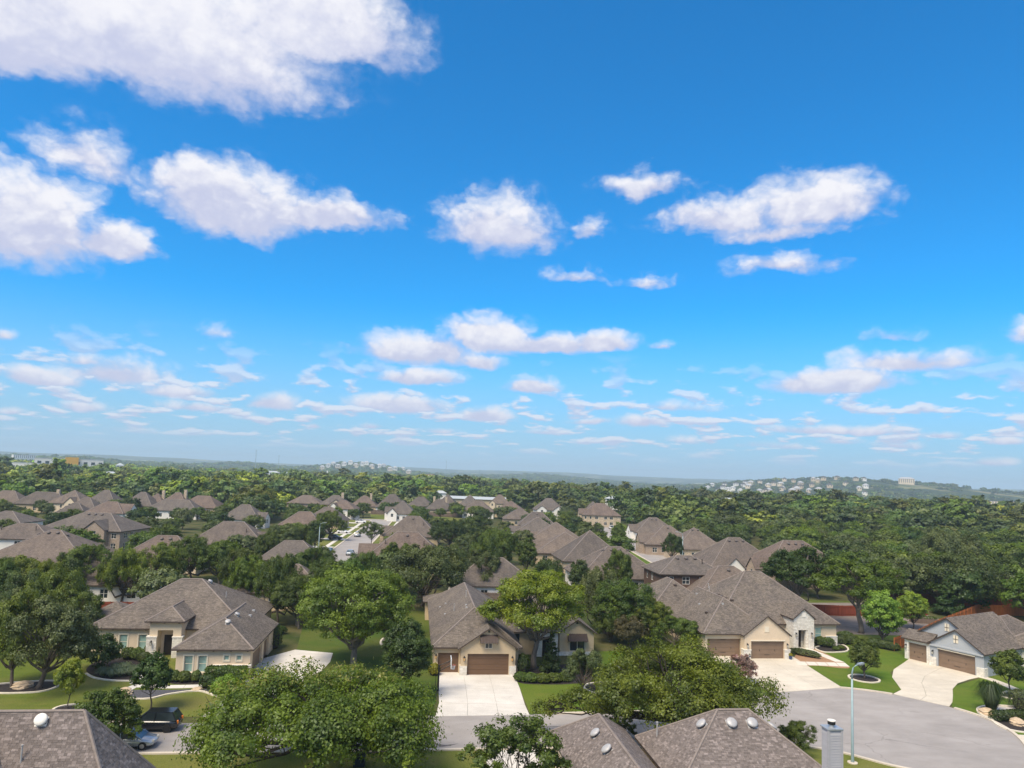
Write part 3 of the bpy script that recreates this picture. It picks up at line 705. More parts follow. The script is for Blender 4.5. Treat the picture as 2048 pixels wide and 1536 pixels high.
def tree_meshes(seed, H, R, trunk, tr, n_lobes, n_leaves, size, shape='oak', lean=(0, 0), leafmat='leaf_oak', barkmat='bark', gap=0.25, flat=0.6, tassel=0, dome=0.0, aspect=1.5, extra=(), open_=0.0):
    """trunk: clear trunk height; shape: oak (broad, low), round, tall, cone."""
    rng = np.random.default_rng(seed); wood = MB()
    top = np.array([lean[0], lean[1], trunk])
    tp = bend((0, 0, -0.15), top, 0.05, rng, 5)
    wood.tube(tp, [tr * (1.35 if i == 0 else 1.08 - 0.06 * i) for i in range(len(tp))], 9)
    lobes = []
    zc = trunk + (H - trunk) * (0.38 if shape == 'oak' else 0.45)
    if shape == 'cone':
        for i in range(n_lobes):
            t = (i + 0.3) / n_lobes; z = trunk + (H - trunk) * t * 0.96; rr = R * (1 - t) ** 0.8 * 0.62 + 0.05; a = i * 2.4 + rng.uniform(-.4, .4)
            lobes.append((np.array([rr * math.cos(a), rr * math.sin(a), z]) + np.array([lean[0], lean[1], 0]) * t, max(R * 0.48 * (1 - t * 0.75), R * 0.16)))
    else:
        for i in range(n_lobes):
            t = (i + 0.5) / n_lobes; ct = 1 - t * (1.25 if shape == 'oak' else 1.65); a = i * 2.39996 + rng.uniform(-0.35, 0.35)
            st = math.sqrt(max(0, 1 - ct * ct)); rl = R * (rng.uniform(0.17, 0.33) if n_lobes >= 18 else rng.uniform(0.28, 0.42))
            hz_ = (H - zc) - rl * flat; k = rng.uniform(0.82, 1.12)
            p = np.array([st * math.cos(a) * (R - rl) * k, st * math.sin(a) * (R - rl) * k, zc + ct * (hz_ if ct > 0 else (zc - trunk) * 0.75)])
            if shape == 'tall': p[:2] *= 0.9
            if open_:
                if rng.random() < open_: continue
                p = p * np.array([1, 1, 1]) + rng.normal(size=3) * R * np.array([0.07, 0.07, 0.05]); p[2] = min(p[2], H - rl * flat)
            lobes.append((p + np.array([lean[0], lean[1], 0]), rl))
    lobes += [(np.array(e[:3], float), e[3]) for e in extra]
    # limbs
    for p, rl in lobes:
        st = np.array(tp[-1]) if shape != 'cone' else np.array([lean[0] * p[2] / H, lean[1] * p[2] / H, p[2] * 0.9])
        if shape != 'cone' and rng.random() < 0.4: st = np.array(tp[-2])
        L = bend(st, p, 0.10, rng, 4); r0 = tr * rng.uniform(0.34, 0.55) * (1 if shape != 'cone' else 0.3)
        wood.tube(L, [r0 * (1 - 0.18 * i) for i in range(len(L))], 6, cap=False)
        for _ in range(5 if n_leaves > 6000 else 2):
            a = np.array(L[rng.integers(2, 4)]); d = rng.normal(size=3); d[2] = abs(d[2]) * 0.7; d /= np.linalg.norm(d)
            e = p + d * rl * rng.uniform(0.6, 0.95); B = bend(a, e, 0.12, rng, 3)
            wood.tube(B, [r0 * 0.34, r0 * 0.24, r0 * 0.15, r0 * 0.06], 4, cap=False)
    if shape == 'cone': wood.tube([(0, 0, trunk * 0.8), (lean[0], lean[1], H * 0.95)], [tr * 0.8, 0.02], 6)
    # clumps of leaves on the lobes
    C = []; N = []
    per = n_leaves / sum(rl ** 2 for _, rl in lobes)
    for p, rl in lobes:
        nl = int(per * rl ** 2 * (rng.uniform(0.55, 1.35) if open_ else 1.0)); ncl = max(6, int(nl / 55)); rc = rl * (0.34 if ncl < 30 else 0.25)
        d = rng.normal(size=(ncl, 3)); d[:, 2] = d[:, 2] * 0.85 + 0.28; d /= np.linalg.norm(d, axis=1, keepdims=True)
        keep = rng.random(ncl) > gap; d = d[keep]
        if len(d) == 0: continue
        cc = p + d * rl * rng.uniform(0.62, 1.02, (len(d), 1)) * np.array([1, 1, flat + 0.12])
        ix = rng.integers(0, len(d), nl)
        off = rng.normal(size=(nl, 3)) * rc * np.array([0.62, 0.62, 0.40])
        C.append(cc[ix] + off); N.append(d[ix] * 0.6 + off / rc * 0.45 + rng.normal(size=(nl, 3)) * 0.38 + np.array([0, 0, 0.3]))
    cen, nrm = np.concatenate(C), np.concatenate(N)
    if dome:
        oc = cen - np.array([lean[0], lean[1], zc - 1.0]); nrm = nrm + dome * oc / np.maximum(np.linalg.norm(oc, axis=1, keepdims=True), 1e-6)
    ok = cen[:, 2] > max(0.15, trunk * (0.45 if not open_ else 0.8)) * np.where(np.hypot(cen[:, 0], cen[:, 1]) > R * 1.02, 0.5, 1.0); cen, nrm = cen[ok], nrm[ok]
    crown = leaf_mesh('crown', cen, nrm, size, leafmat, rng, aspect)
    tas = None
    if tassel:
        hi = np.argsort(-(cen[:, 2] + cen[:, 1] * 0.25))[:tassel * 6]; ix = rng.choice(hi, tassel)
        tas = leaf_mesh('blossom', cen[ix] + np.array([0, 0, 0.12]) + rng.normal(size=(tassel, 3)) * 0.12, rng.normal(size=(tassel, 3)) + np.array([0, -.5, .3]), size * 0.9, 'leaf_tassel', rng, 2.4)
    return wood.mesh('trunk', barkmat, True), crown, tas
PROTO = {}
def tree_proto(key, *a, **k): PROTO[key] = (tree_meshes(*a, **k), a[1], a[2])
USED = {}
def plant(key, xy, label, name='tree', scale=1.0, rz=0.0, leafm=None, barkm=None, group=None, cat='tree', z=0.0, sz=None):
    (wood, crown, tas), H, R = PROTO[key]
    r = thing(name, (xy[0], xy[1], z), rz, label, cat, group); r.scale = (scale, scale, sz or scale)
    t = link('trunk', wood, r); c_ = link('crown', crown, r)
    for o, mm in ((t, barkm), (c_, leafm)):
        if mm: o.material_slots[0].link = 'OBJECT'; o.material_slots[0].material = MATS[mm]
    if tas: link('blossom', tas, r)
    return r
def plant_fit(key, px, py_top, xy, label, width_px=None, **k):
    """Plants a tree on the ground at xy so that its top and width agree with the survey."""
    _, H, R = PROTO[key]; y = xy[1]; h = hz(px, py_top, y); sz = h / H
    s = (width_px * y / FPX / 2 / R) if width_px else sz
    return plant(key, xy, label, scale=s, sz=sz, **k)

tree_proto('broad_oak', 11, 6.9, 8.8, 2.4, 0.46, 54, 76000, 0.14, 'oak', (0.4, 0.2), gap=0.38, open_=0.40, tassel=1500, barkmat='bark_dark')
tree_proto('spread_oak', 23, 9.0, 8.0, 2.9, 0.46, 52, 74000, 0.14, 'oak', (-0.3, 0.3), gap=0.38, open_=0.40, barkmat='bark_dark', extra=((-10.4, 2.4, 2.7, 1.5), (-8.6, 2.2, 3.4, 1.5), (-11.8, 3.0, 2.1, 1.1), (-6.8, 1.6, 3.6, 1.6)))
tree_proto('fork_elm', 31, 12.0, 6.2, 4.2, 0.34, 34, 54000, 0.155, 'oak', (0.3, 0), gap=0.32, open_=0.2, leafmat='leaf_lime', barkmat='bark_grey', flat=0.45)
tree_proto('big_elm', 47, 11.5, 7.0, 2.5, 0.40, 36, 62000, 0.165, 'round', (0, 0), gap=0.28, open_=0.2, leafmat='leaf_elm', barkmat='bark_grey', flat=0.75)
tree_proto('dense_oak', 53, 7.7, 2.9, 1.7, 0.16, 17, 30000, 0.13, 'tall', (0, 0), gap=0.12, leafmat='leaf_dark', barkmat='bark', flat=1.1)
tree_proto('young_round', 61, 4.5, 1.9, 1.5, 0.07, 11, 11000, 0.125, 'tall', (0, 0), gap=0.18, leafmat='leaf_dark', flat=1.0)
tree_proto('live_oak', 71, 8.5, 6.0, 2.0, 0.30, 28, 38000, 0.16, 'oak', (0.8, 0), gap=0.30, open_=0.2, leafmat='leaf_olive', barkmat='bark', flat=0.62)
tree_proto('live_oak_wide', 83, 8.0, 7.0, 1.8, 0.32, 30, 42000, 0.17, 'oak', (-0.4, 0.3), gap=0.24, open_=0.12, leafmat='leaf_olive', flat=0.66)
tree_proto('tall_oak', 97, 12.5, 6.0, 4.6, 0.34, 30, 36000, 0.175, 'oak', (0.3, 0), gap=0.34, open_=0.25, leafmat='leaf_dark', barkmat='bark_grey', flat=0.7)
tree_proto('upright', 101, 8.5, 3.2, 1.6, 0.14, 17, 20000, 0.17, 'tall', (0, 0), gap=0.26, leafmat='leaf_young', flat=1.0)
tree_proto('cedar', 113, 7.0, 2.0, 0.3, 0.12, 22, 16000, 0.13, 'cone', (0, 0), gap=0.18, leafmat='leaf_dark', flat=1.0)
tree_proto('airy', 127, 6.6, 3.6, 2.2, 0.10, 26, 15000, 0.125, 'round', (0, 0), gap=0.62, leafmat='leaf_mid', barkmat='bark_dark', flat=0.8)
tree_proto('bushy', 137, 4.4, 2.9, 0.4, 0.10, 18, 24000, 0.12, 'round', (0, 0), gap=0.16, leafmat='leaf_mid', flat=0.95)
tree_proto('shrub', 131, 2.0, 1.3, 0.2, 0.05, 9, 7000, 0.095, 'round', (0, 0), gap=0.15, leafmat='leaf_dark', flat=0.8)
for i in range(4):
    tree_proto('mid%d' % i, 200 + i, 8.0, 5.2, 1.9, 0.26, 14, 8000, 0.34, 'oak' if i < 3 else 'round', (0.2, 0), gap=0.16, leafmat='leaf_mid', flat=0.72, dome=0.35, aspect=1.2)
for i in range(5):
    tree_proto('far%d' % i, 300 + i, (8.0, 8.0, 6.8, 9.5, 8.5)[i], (5.0, 5.6, 6.2, 4.0, 4.6)[i], 1.6, 0.2, (13, 9, 16, 12, 7)[i], 2200, 0.62, ('oak', 'oak', 'oak', 'tall', 'round')[i], (0, 0), gap=0.04, leafmat='leaf_forest', flat=0.8, dome=0.7, aspect=1.1)
for i in range(2):
    tree_proto('speck%d' % i, 310 + i, 8.0, 5.6, 1.0, 0.2, 8, 420, 1.3, 'oak', (0, 0), gap=0.0, leafmat='leaf_forest', flat=0.8, dome=0.8, aspect=1.1)

def bush_mesh(seed, rx, ry, h, n, size, mat, box=0.0):
    """Clipped shrub: leaves over a rounded (box=0) or boxy (box=1) volume with a dark twiggy core."""
    rng = np.random.default_rng(seed); d = rng.normal(size=(n, 3)); d /= np.linalg.norm(d, axis=1, keepdims=True); d[:, 2] = np.where(d[:, 2] < -0.45, -d[:, 2], d[:, 2])
    e = 2.0 + 6.0 * box; k = 1.0 / (np.abs(d) ** e).sum(1) ** (1 / e)
    p = d * k[:, None] * rng.uniform(0.86, 1.03, (n, 1)); p = p + 0.06 * np.sin(p[:, [1, 2, 0]] * 7 + seed)
    cen = p * np.array([rx, ry, h * 0.55]) + np.array([0, 0, h * 0.48]); cen[:, 2] = np.maximum(cen[:, 2], 0.05)
    return leaf_mesh('foliage', cen, d + rng.normal(size=(n, 3)) * 0.5, size, mat, rng)
def bush(name, xy, rx, ry, h, label, mat='leaf_hedge', rz=0.0, n=1600, size=0.10, box=0.0, group=None, seed=None, z=0.0, cat='shrub'):
    sd_ = seed if seed is not None else int(abs(xy[0] * 31 + xy[1] * 17) * 10) % 100000
    r = thing(name, (xy[0], xy[1], z), rz, label, cat, group); link('foliage', bush_mesh(sd_, rx, ry, h, n, size, mat, box), r)
    mb = MB(); rg = random.Random(sd_)
    for i in range(7):
        a = rg.uniform(0, 6.28); q = rg.uniform(0.2, 0.75); mb.tube([(0.1 * rx * math.cos(a), 0.1 * ry * math.sin(a), -0.05), (q * rx * 0.6 * math.cos(a), q * ry * 0.6 * math.sin(a), h * 0.45), (q * rx * math.cos(a), q * ry * math.sin(a), h * 0.8)], [0.03, 0.025, 0.01], 5)
    core = [(0.6, 0.02), (0.78, 0.25), (0.78, 0.6), (0.5, 0.82), (0.1, 0.9)]
    mb.lathe([(a, z_ * h) for a, z_ in core], 10, sx=rx, sy=ry)
    mb.build('stems', 'bark_dark', r); return r
def tuft(name, xy, r_, h, label, mat='grass_blue', n=420, group=None, cat='plant'):
    """Fountain of arching grass blades."""
    rng = np.random.default_rng(int(abs(xy[0] * 57 + xy[1] * 91) * 10) % 99991); mb = MB()
    for i in range(n):
        a = rng.uniform(0, 6.283); q = r_ * rng.uniform(0.2, 1.0); hh = h * rng.uniform(0.6, 1.1); w_ = 0.02
        b0 = np.array([math.cos(a) * r_ * 0.15, math.sin(a) * r_ * 0.15, -0.02]); t = np.array([-math.sin(a), math.cos(a), 0]) * w_
        m_ = b0 + np.array([math.cos(a) * q * 0.45, math.sin(a) * q * 0.45, hh]); e = b0 + np.array([math.cos(a) * q, math.sin(a) * q, hh * 0.62])
        mb.face([b0 - t, b0 + t, m_ + t, m_ - t]); mb.face([m_ - t, m_ + t, e])
    o = mb.build(name, mat, None, False, (xy[0], xy[1], 0)); return tag(o, label, cat, group)
def boulder(xy, r_, h, label, seed, group=None, z=0.0):
    rg = np.random.default_rng(seed); mb = MB(); n = 12; rows = 7; off = rg.uniform(0.78, 1.12, (rows, n))
    for k in range(rows):
        t = k / (rows - 1); rr = r_ * math.sqrt(max(0.03, 1 - (t * 0.96) ** 2.6))
        for j in range(n): mb.v.append((rr * off[k, j] * math.cos(j * 6.283 / n), rr * 0.75 * off[k, j] * math.sin(j * 6.283 / n), h * t * (0.9 + 0.2 * off[k, (j * 3) % n] - 0.2) - 0.05))
    for k in range(rows - 1):
        for j in range(n): a, b = k * n + j, k * n + (j + 1) % n; mb.f.append((a, b, b + n, a + n)); mb.m.append(0)
    mb.f.append(tuple((rows - 1) * n + j for j in range(n))); mb.m.append(0)
    o = mb.build('boulder', 'boulder', None, False, (xy[0], xy[1], z)); o.rotation_euler = (0, 0, seed * 1.3); return tag(o, label, 'boulder', group)

# ------------------------------------------------------------------ terrain
def sstep(a, b, t): t = min(max((t - a) / (b - a), 0), 1); return t * t * (3 - 2 * t)
def terrain(x, y):
    r = math.hypot(x, y); a = math.atan2(x, y)
    if r < 600: return 0.0
    g = lambda a0, wa, r0, wr, h: h * math.exp(-((a - a0) / wa) ** 2 - ((r - r0) / wr) ** 2)
    d = sstep(-0.12, 0.16, a); t = sstep(600 + 1000 * (1 - d), 1350 + 1300 * (1 - d), r)
    z = sstep(650, 1500, r) * (2.0 * math.sin(x / 310.0) + 2.0 * math.sin(y / 270.0 + 1)) - t * (12 + 18 * d)
    z += g(0.44, 0.17, 3000, 620, 76) + g(0.60, 0.08, 3100, 600, 20) + g(-0.205, 0.075, 3600, 600, 50) + g(-0.56, 0.07, 1420, 160, 9) + g(-0.58, 0.13, 3600, 700, 32) + g(-0.36, 0.06, 4200, 800, 26) + g(0.05, 0.10, 4600, 800, 34)
    z += sstep(5200, 8500, r) * (62 + 9 * math.sin(a * 9 + 0.6) + 5 * math.sin(a * 23))
    z += sstep(2500, 4000, r) * 3 * math.sin(a * 60 + r / 400)
    return z
def build_ground():
    rs = [0, 6, 14, 30, 60, 100, 150, 220, 320, 450, 560, 650] + [650 * 1.045 ** k for k in range(1, 66)]
    front = [rad(-52 + 0.4 * i) for i in range(261)]; backa = [rad(52 + 256 * i / 40) for i in range(1, 40)]
    an = front + backa; n = len(an); mb = MB()
    for r in rs:
        for a in an: x, y = r * math.sin(a), r * math.cos(a); mb.v.append((x, y, terrain(x, y) if abs(math.atan2(math.sin(a), math.cos(a))) < 1.3 else 0.0))
    for i in range(len(rs) - 1):
        for j in range(n):
            k = (j + 1) % n; mb.f.append((i * n + j, i * n + k, (i + 1) * n + k, (i + 1) * n + j)); mb.m.append(0)
    return structure('ground', mb, 'ground_far', True)
def ground_mat():
    mt, t, b = principled('ground_far')
    co = t.node('ShaderNodeTexCoord').outputs['Object']; x, y, z = t.sep(co)
    r = t.vec('LENGTH', t.comb(x, y))
    fld = t.noise(t.vec('MULTIPLY', co, (1.0, 0.6, 1.0)), 0.0055, 5, 0.55)
    wood = t.mix(t.smooth(t.noise(co, 0.05, 5, 0.7), 0.35, 0.65), (0.020, 0.032, 0.012, 1), (0.060, 0.078, 0.024, 1))
    field = t.mix(t.smooth(t.noise(co, 0.02, 4, 0.6), 0.35, 0.65), (0.150, 0.170, 0.050, 1), (0.230, 0.200, 0.100, 1))
    far = t.mix(t.smooth(fld, 0.52, 0.60), wood, field)
    near = t.mix(t.smooth(t.noise(co, 0.12, 5, 0.65), 0.35, 0.65), (0.040, 0.060, 0.016, 1), (0.115, 0.105, 0.045, 1))
    t.put(b.inputs['Base Color'], t.mix(t.smooth(r, 260, 520), near, far)); b.inputs['Roughness'].default_value = 1.0; b.inputs['Specular IOR Level'].default_value = 0.1
ground_mat(); build_ground()

# ------------------------------------------------------------------ street, lawns, drives
g = lambda pts, z=0.0: [G(px, py, z) for px, py in pts]
far_kerb = [(-92, 61.0), (-60, 65.2), G(417, 1446), G(820, 1432), G(1060, 1429), (14.9, 75.6), (22, 76.6), (27.0, 79.6), (31.2, 83.7), (35.8, 85.9), (40.1, 86.7), (45.3, 84.8), (49.4, 80.9), (51.2, 76.7), (50.7, 71.9), (48.2, 66.9), (44.2, 62.6), (39.5, 61.2)]
near_kerb = [(-92, 52.2), (-60, 56.6), (-25, 61.0), (-5.9, 63.4), (10, 65.4), (22, 67.1), (27, 67.5), (30.8, 66.1), (34.3, 63.3), (39.5, 61.2)]
FK, NK = smooth_path(far_kerb, 8), smooth_path(near_kerb, 8)
sheet('road', FK + NK[::-1][1:], 0.004, 'asphalt')
sheet('lawn', smooth_path([(-95, 61.3), (-60, 65.4), (-28, 69.6)], 4) + [(-28.4, 79), (-29.5, 84), (-32, 92), (-52, 92), (-95, 96)], 0.008, 'lawn_warm')
sheet('lawn', [(-21.4, 70.2), (-7.4, 72.1), (-6.8, 76), (-7.8, 88), (-9, 100), (-12.5, 124), (-33, 120), (-29.5, 106), (-27, 95.2), (-21.5, 93), (-21.2, 87), (-22.8, 80), (-23.0, 75)], 0.008, 'lawn_dark')
sheet('lawn', [(2.9, 73.7), (14.9, 75.8), (22, 76.8), (27, 79.8), (30.6, 83.4), (28, 99), (24, 104), (13, 100), (8, 92), (1.4, 87.5)], 0.008, 'lawn_green')
sheet('lawn', [(40.4, 86.8), (45.2, 84.9), (47.8, 87.2), (50.2, 94.5), (56.5, 101.2), (58, 104), (53, 113), (44, 113), (40.3, 100.2)], 0.008, 'lawn_green')
sheet('lawn', [(49.8, 80.8), (51.4, 76.7), (50.9, 71.9), (56, 66), (90, 70), (90, 102), (69, 99), (61, 93.2), (55.4, 89.3), (52, 85)], 0.008, 'lawn_green')
sheet('lawn', NK + [(50, 40), (-95, 30)], 0.008, 'lawn_warm')
sheet('lawn', [(44, 113.2), (53, 113.2), (58, 104.4), (70, 120), (72, 150), (38, 150)], 0.008, 'lawn_dark')
sheet('dirt_yard', [(52, 117), (68, 118), (80, 132), (80, 150), (60, 146), (50, 128)], 0.012, 'dirt_grey')

def kerb(path):
    mb = MB(); sweep(mb, path, 0.34, -0.02, 0.12); structure('kerb', mb, 'concrete_kerb')
def cut(path, x0, x1, side=1): return [p for p in path if x0 <= p[0] <= x1]
upper = [p for p in FK if p[1] > 76 or p[0] < 30]
kerb(cut(upper, -92, -28.4)); kerb(cut(upper, -21.4, -7.6)); kerb(cut(upper, 3.0, 30.0))
tail = FK[FK.index(min(FK, key=lambda p: math.hypot(p[0] - 40.4, p[1] - 86.7))):]
k4a = [p for p in tail if p[1] > 84.5 or (p[0] < 45.4 and p[1] > 80)]; kerb(k4a)
kerb([p for p in tail if p not in k4a and p[1] < 80.6]); kerb(NK[:-1])

def slabs(name, Lp, Rp, ncol, z, mat, gap=0.02):
    """Concrete drive poured in slabs between two edge paths; each slab is its own piece."""
    base = MB()
    poly = Lp + Rp[::-1]; o = sheet(name, poly, z - 0.05, 'dirt_grey'); o['kind'] = 'structure'
    for i in range(len(Lp) - 1):
        a, b, c_, d = Vector(Lp[i]), Vector(Rp[i]), Vector(Rp[i + 1]), Vector(Lp[i + 1])
        for k in range(ncol):
            q = [a.lerp(b, k / ncol), a.lerp(b, (k + 1) / ncol), d.lerp(c_, (k + 1) / ncol), d.lerp(c_, k / ncol)]
            m_ = sum(q, Vector((0, 0))) / 4; q = [p + (m_ - p).normalized() * gap for p in q]
            mb = MB(); mb.prism(ccw([(p.x, p.y) for p in q]), z - 0.08, z + random.uniform(0, 0.003)); mb.build('slab', mat, o)
    return o
def pick(path, n): return [path[round(i * (len(path) - 1) / (n - 1))] for i in range(n)]
slabs('driveway', [G(876, 1343), G(877, 1376), G(878, 1406), G(871, 1433)], [G(1027, 1346), G(1040, 1378), G(1050, 1410), G(1059, 1430)], 3, 0.03, 'concrete_pale')
slabs('driveway', pick(smooth_path([(-27.2, 95.2), (-30.0, 90), (-30.0, 84.5), (-28.1, 79.5), (-27.6, 74.5), (-28.4, 69.5)], 6), 6), pick(smooth_path([(-22.0, 94.2), (-21.3, 90), (-21.3, 86), (-22.6, 80), (-23.1, 75), (-21.4, 70.3)], 6), 6), 3, 0.03, 'concrete_pale')
slabs('driveway', [(27.3, 101.2), (28.6, 96), (29.8, 90), (30.8, 83.6)], [(40.2, 101.2), (40.3, 96), (40.3, 91.4), (40.4, 86.8)], 3, 0.03, 'concrete_cream')
slabs('driveway', pick(smooth_path([(57.6, 102.9), (54.0, 98.8), (50.4, 94.6), (48.4, 90.0), (47.7, 87.2), (45.4, 84.9)], 6), 7), pick(smooth_path([(61.6, 93.9), (58.8, 92.2), (55.4, 89.5), (53.2, 86.2), (51.2, 83.0), (49.5, 80.9)], 6), 7), 2, 0.03, 'concrete_cream')
slabs('driveway', [(50.9, 72.6), (62, 72)], [(49.6, 69.2), (62, 65)], 2, 0.03, 'concrete_cream')
slabs('driveway', [(-37.5, 59.3), (-37.0, 52)], [(-31.0, 60.1), (-31.0, 52)], 2, 0.03, 'concrete_pale')
slabs('driveway', [(-1.2, 63.9), (-0.6, 52)], [(4.0, 64.5), (4.4, 52)], 2, 0.03, 'concrete_pale')
sheet('road_patch', [G(870, 1487), G(890, 1490), G(918, 1487), G(900, 1492), G(880, 1494)], 0.008, 'asphalt_stain')
sheet('road_crack', [G(1088, 1453), G(1175, 1452.2), G(1290, 1448.8), G(1290, 1449.6), G(1175, 1453.1), G(1088, 1453.8)], 0.008, 'asphalt_stain')

def path_slabs(name, pts, wd_, mat, step, z=0.03):
    P_ = smooth_path(pts, 10); acc = [P_[0]]; last = Vector(P_[0])
    for p in P_[1:]:
        if (Vector(p) - last).length >= step: acc.append(p); last = Vector(p)
    Lq, Rq = [], []
    for i, p in enumerate(acc):
        a, b = Vector(acc[max(i - 1, 0)]), Vector(acc[min(i + 1, len(acc) - 1)]); d = (b - a).normalized(); q = Vector((-d.y, d.x)) * wd_ / 2
        Lq.append(tuple(Vector(p) + q)); Rq.append(tuple(Vector(p) - q))
    return slabs(name, Lq, Rq, 1, z, mat)
path_slabs('path', g([(504, 1369), (440, 1371), (340, 1374), (275, 1372), (250, 1381)]), 1.15, 'concrete_pale', 1.5)
path_slabs('path', g([(272, 1368), (300, 1333), (318, 1309)]), 1.3, 'concrete_pale', 1.5, 0.036)
path_slabs('path', g([(1955, 1352), (1985, 1360), (2020, 1374), (2060, 1392)]), 1.2, 'concrete_cream', 1.5)

def bed(pts, fill_mat, label, edge='edging_stone', h=0.13, z=0.014, closed=True, edge_pts=None, n=5):
    poly = smooth_path(pts, n, True); r = thing('garden_bed', (0, 0, 0), 0, label, 'garden bed')
    cx_ = sum(p[0] for p in poly) / len(poly); cy_ = sum(p[1] for p in poly) / len(poly); r.location = (cx_, cy_, 0)
    loc = lambda q: [(x - cx_, y - cy_) for x, y in q]
    sheet('mulch', loc(poly), z, fill_mat, r)
    if edge:
        mb = MB(); e = loc(smooth_path(edge_pts, n)) if edge_pts else loc(poly); sweep(mb, e, 0.24, -0.02, h, not edge_pts); mb.build('edging', edge, r)
    return r
def ring(xy, r_, label, fill_mat='mulch_dark'): return bed([(xy[0] + r_ * math.cos(a), xy[1] + r_ * math.sin(a)) for a in [i * math.pi / 4 for i in range(8)]], fill_mat, label)
bed(g([(-12, 1386), (40, 1387), (88, 1383), (117, 1372), (112, 1363), (62, 1364), (20, 1367), (-12, 1372)]), 'mulch_dark', 'oval mulch bed with pale stone edging under two leaning oaks')
bed(g([(172, 1340), (190, 1352), (225, 1360), (262, 1362), (288, 1335), (306, 1314), (240, 1313), (195, 1322)]), 'mulch_dark', 'dark mulch bed below the front windows of the cream house with round shrubs', edge_pts=g([(172, 1348), (190, 1357), (225, 1362), (262, 1363)]))
bed(g([(232, 1384), (262, 1397), (300, 1397), (340, 1388), (398, 1382), (440, 1394), (500, 1399), (540, 1398), (530, 1380), (500, 1378), (440, 1377), (340, 1380), (262, 1380)]), 'gravel_grey', 'grey gravel bed with white scalloped edging along the front walk', edge_pts=g([(230, 1381), (236, 1390), (262, 1398), (300, 1398), (340, 1389), (398, 1383), (440, 1395), (500, 1400)]))
bed(g([(348, 1358), (420, 1361), (498, 1362), (500, 1367), (420, 1369), (345, 1368)]), 'mulch_dark', 'narrow mulch strip with clipped shrubs along the cream garage wall', edge=None)
bed(g([(510, 1312), (545, 1296), (556, 1288), (548, 1276), (520, 1292), (507, 1305)]), 'mulch_dark', 'curved mulch bed with pale edging around two conical shrubs')
ring(G(808, 1399), 1.7, 'round mulch ring with stone edging under the dense dark oak')
ring(G(1728, 1358), 1.75, 'round mulch ring with white edging under a young tree by the cul-de-sac')
ring(G(137, 1419), 1.3, 'small dark mulch patch under a slim yellowish young tree')
bed(g([(1168, 1376), (1185, 1386), (1215, 1388), (1262, 1386), (1300, 1380), (1290, 1370), (1220, 1366), (1180, 1368)]), 'mulch_dark', 'kidney shaped mulch bed with white edging under the spreading oak')
bed(g([(1028, 1348), (1040, 1366), (1090, 1369), (1140, 1368), (1195, 1360), (1195, 1322), (1120, 1330), (1036, 1336)]), 'mulch_dark', 'planted bed at the foot of the tan gabled house', edge=None)
bed(g([(1586, 1320), (1597, 1330), (1640, 1332), (1700, 1335), (1640, 1302), (1614, 1297), (1600, 1300)]), 'gravel_tan', 'tan gravel strip around the square paver walk', edge=None)
bed(g([(1630, 1296), (1650, 1305), (1690, 1304), (1696, 1298), (1684, 1290), (1660, 1290)]), 'mulch_dark', 'curved mulch bed with white edging at the corner of the white stone house')
bed(g([(1956, 1418), (1962, 1430), (1990, 1440), (2030, 1436), (2060, 1420), (2030, 1414), (1980, 1412)]), 'gravel_white', 'white gravel bed with boulders beside the cul-de-sac kerb')
bed(g([(1985, 1442), (2010, 1458), (2060, 1466), (2060, 1448), (2020, 1442), (2000, 1438)]), 'mulch_dark', 'black mulch bed with cut stone edging beside the cul-de-sac')
bed(g([(2000, 1392), (2030, 1400), (2060, 1404), (2060, 1386), (2020, 1383)]), 'mulch_dark', 'small mulch bed under the thin leaning tree by the blue-grey house')
bed(g([(762, 1290), (775, 1292), (782, 1282), (772, 1276), (763, 1281)]), 'dirt_grey', 'small bare earth patch edged with stones behind the tall elm')
# square pavers leading to the white stone porch
pv = thing('paver_walk', (*G(1640, 1320), 0), 0, 'walk of large square pale pavers set in tan gravel before the white porch', 'walkway')
def paver(a, b, c_, d):
    mb = MB(); o = pv.location; q = [Vector(p) for p in (a, b, c_, d)]; m_ = sum(q, Vector((0, 0))) / 4; q = [p + (m_ - p).normalized() * 0.07 for p in q]
    mb.prism(ccw([(p.x - o.x, p.y - o.y) for p in q]), 0.0, 0.045); mb.build('paver', 'paver', pv)
la, lb, ra, rb_ = (Vector(G(*p)) for p in ((1590, 1323), (1596, 1330), (1690, 1326), (1700, 1334)))
for k in range(5): paver(la.lerp(ra, k / 5), la.lerp(ra, (k + 1) / 5), lb.lerp(rb_, (k + 1) / 5), lb.lerp(rb_, k / 5))
la, lb, ra, rb_ = (Vector(G(*p)) for p in ((1603, 1297), (1618, 1296), (1670, 1324), (1690, 1325)))
for k in range(6): paver(la.lerp(ra, k / 6), la.lerp(ra, (k + 1) / 6), lb.lerp(rb_, (k + 1) / 6), lb.lerp(rb_, k / 6))

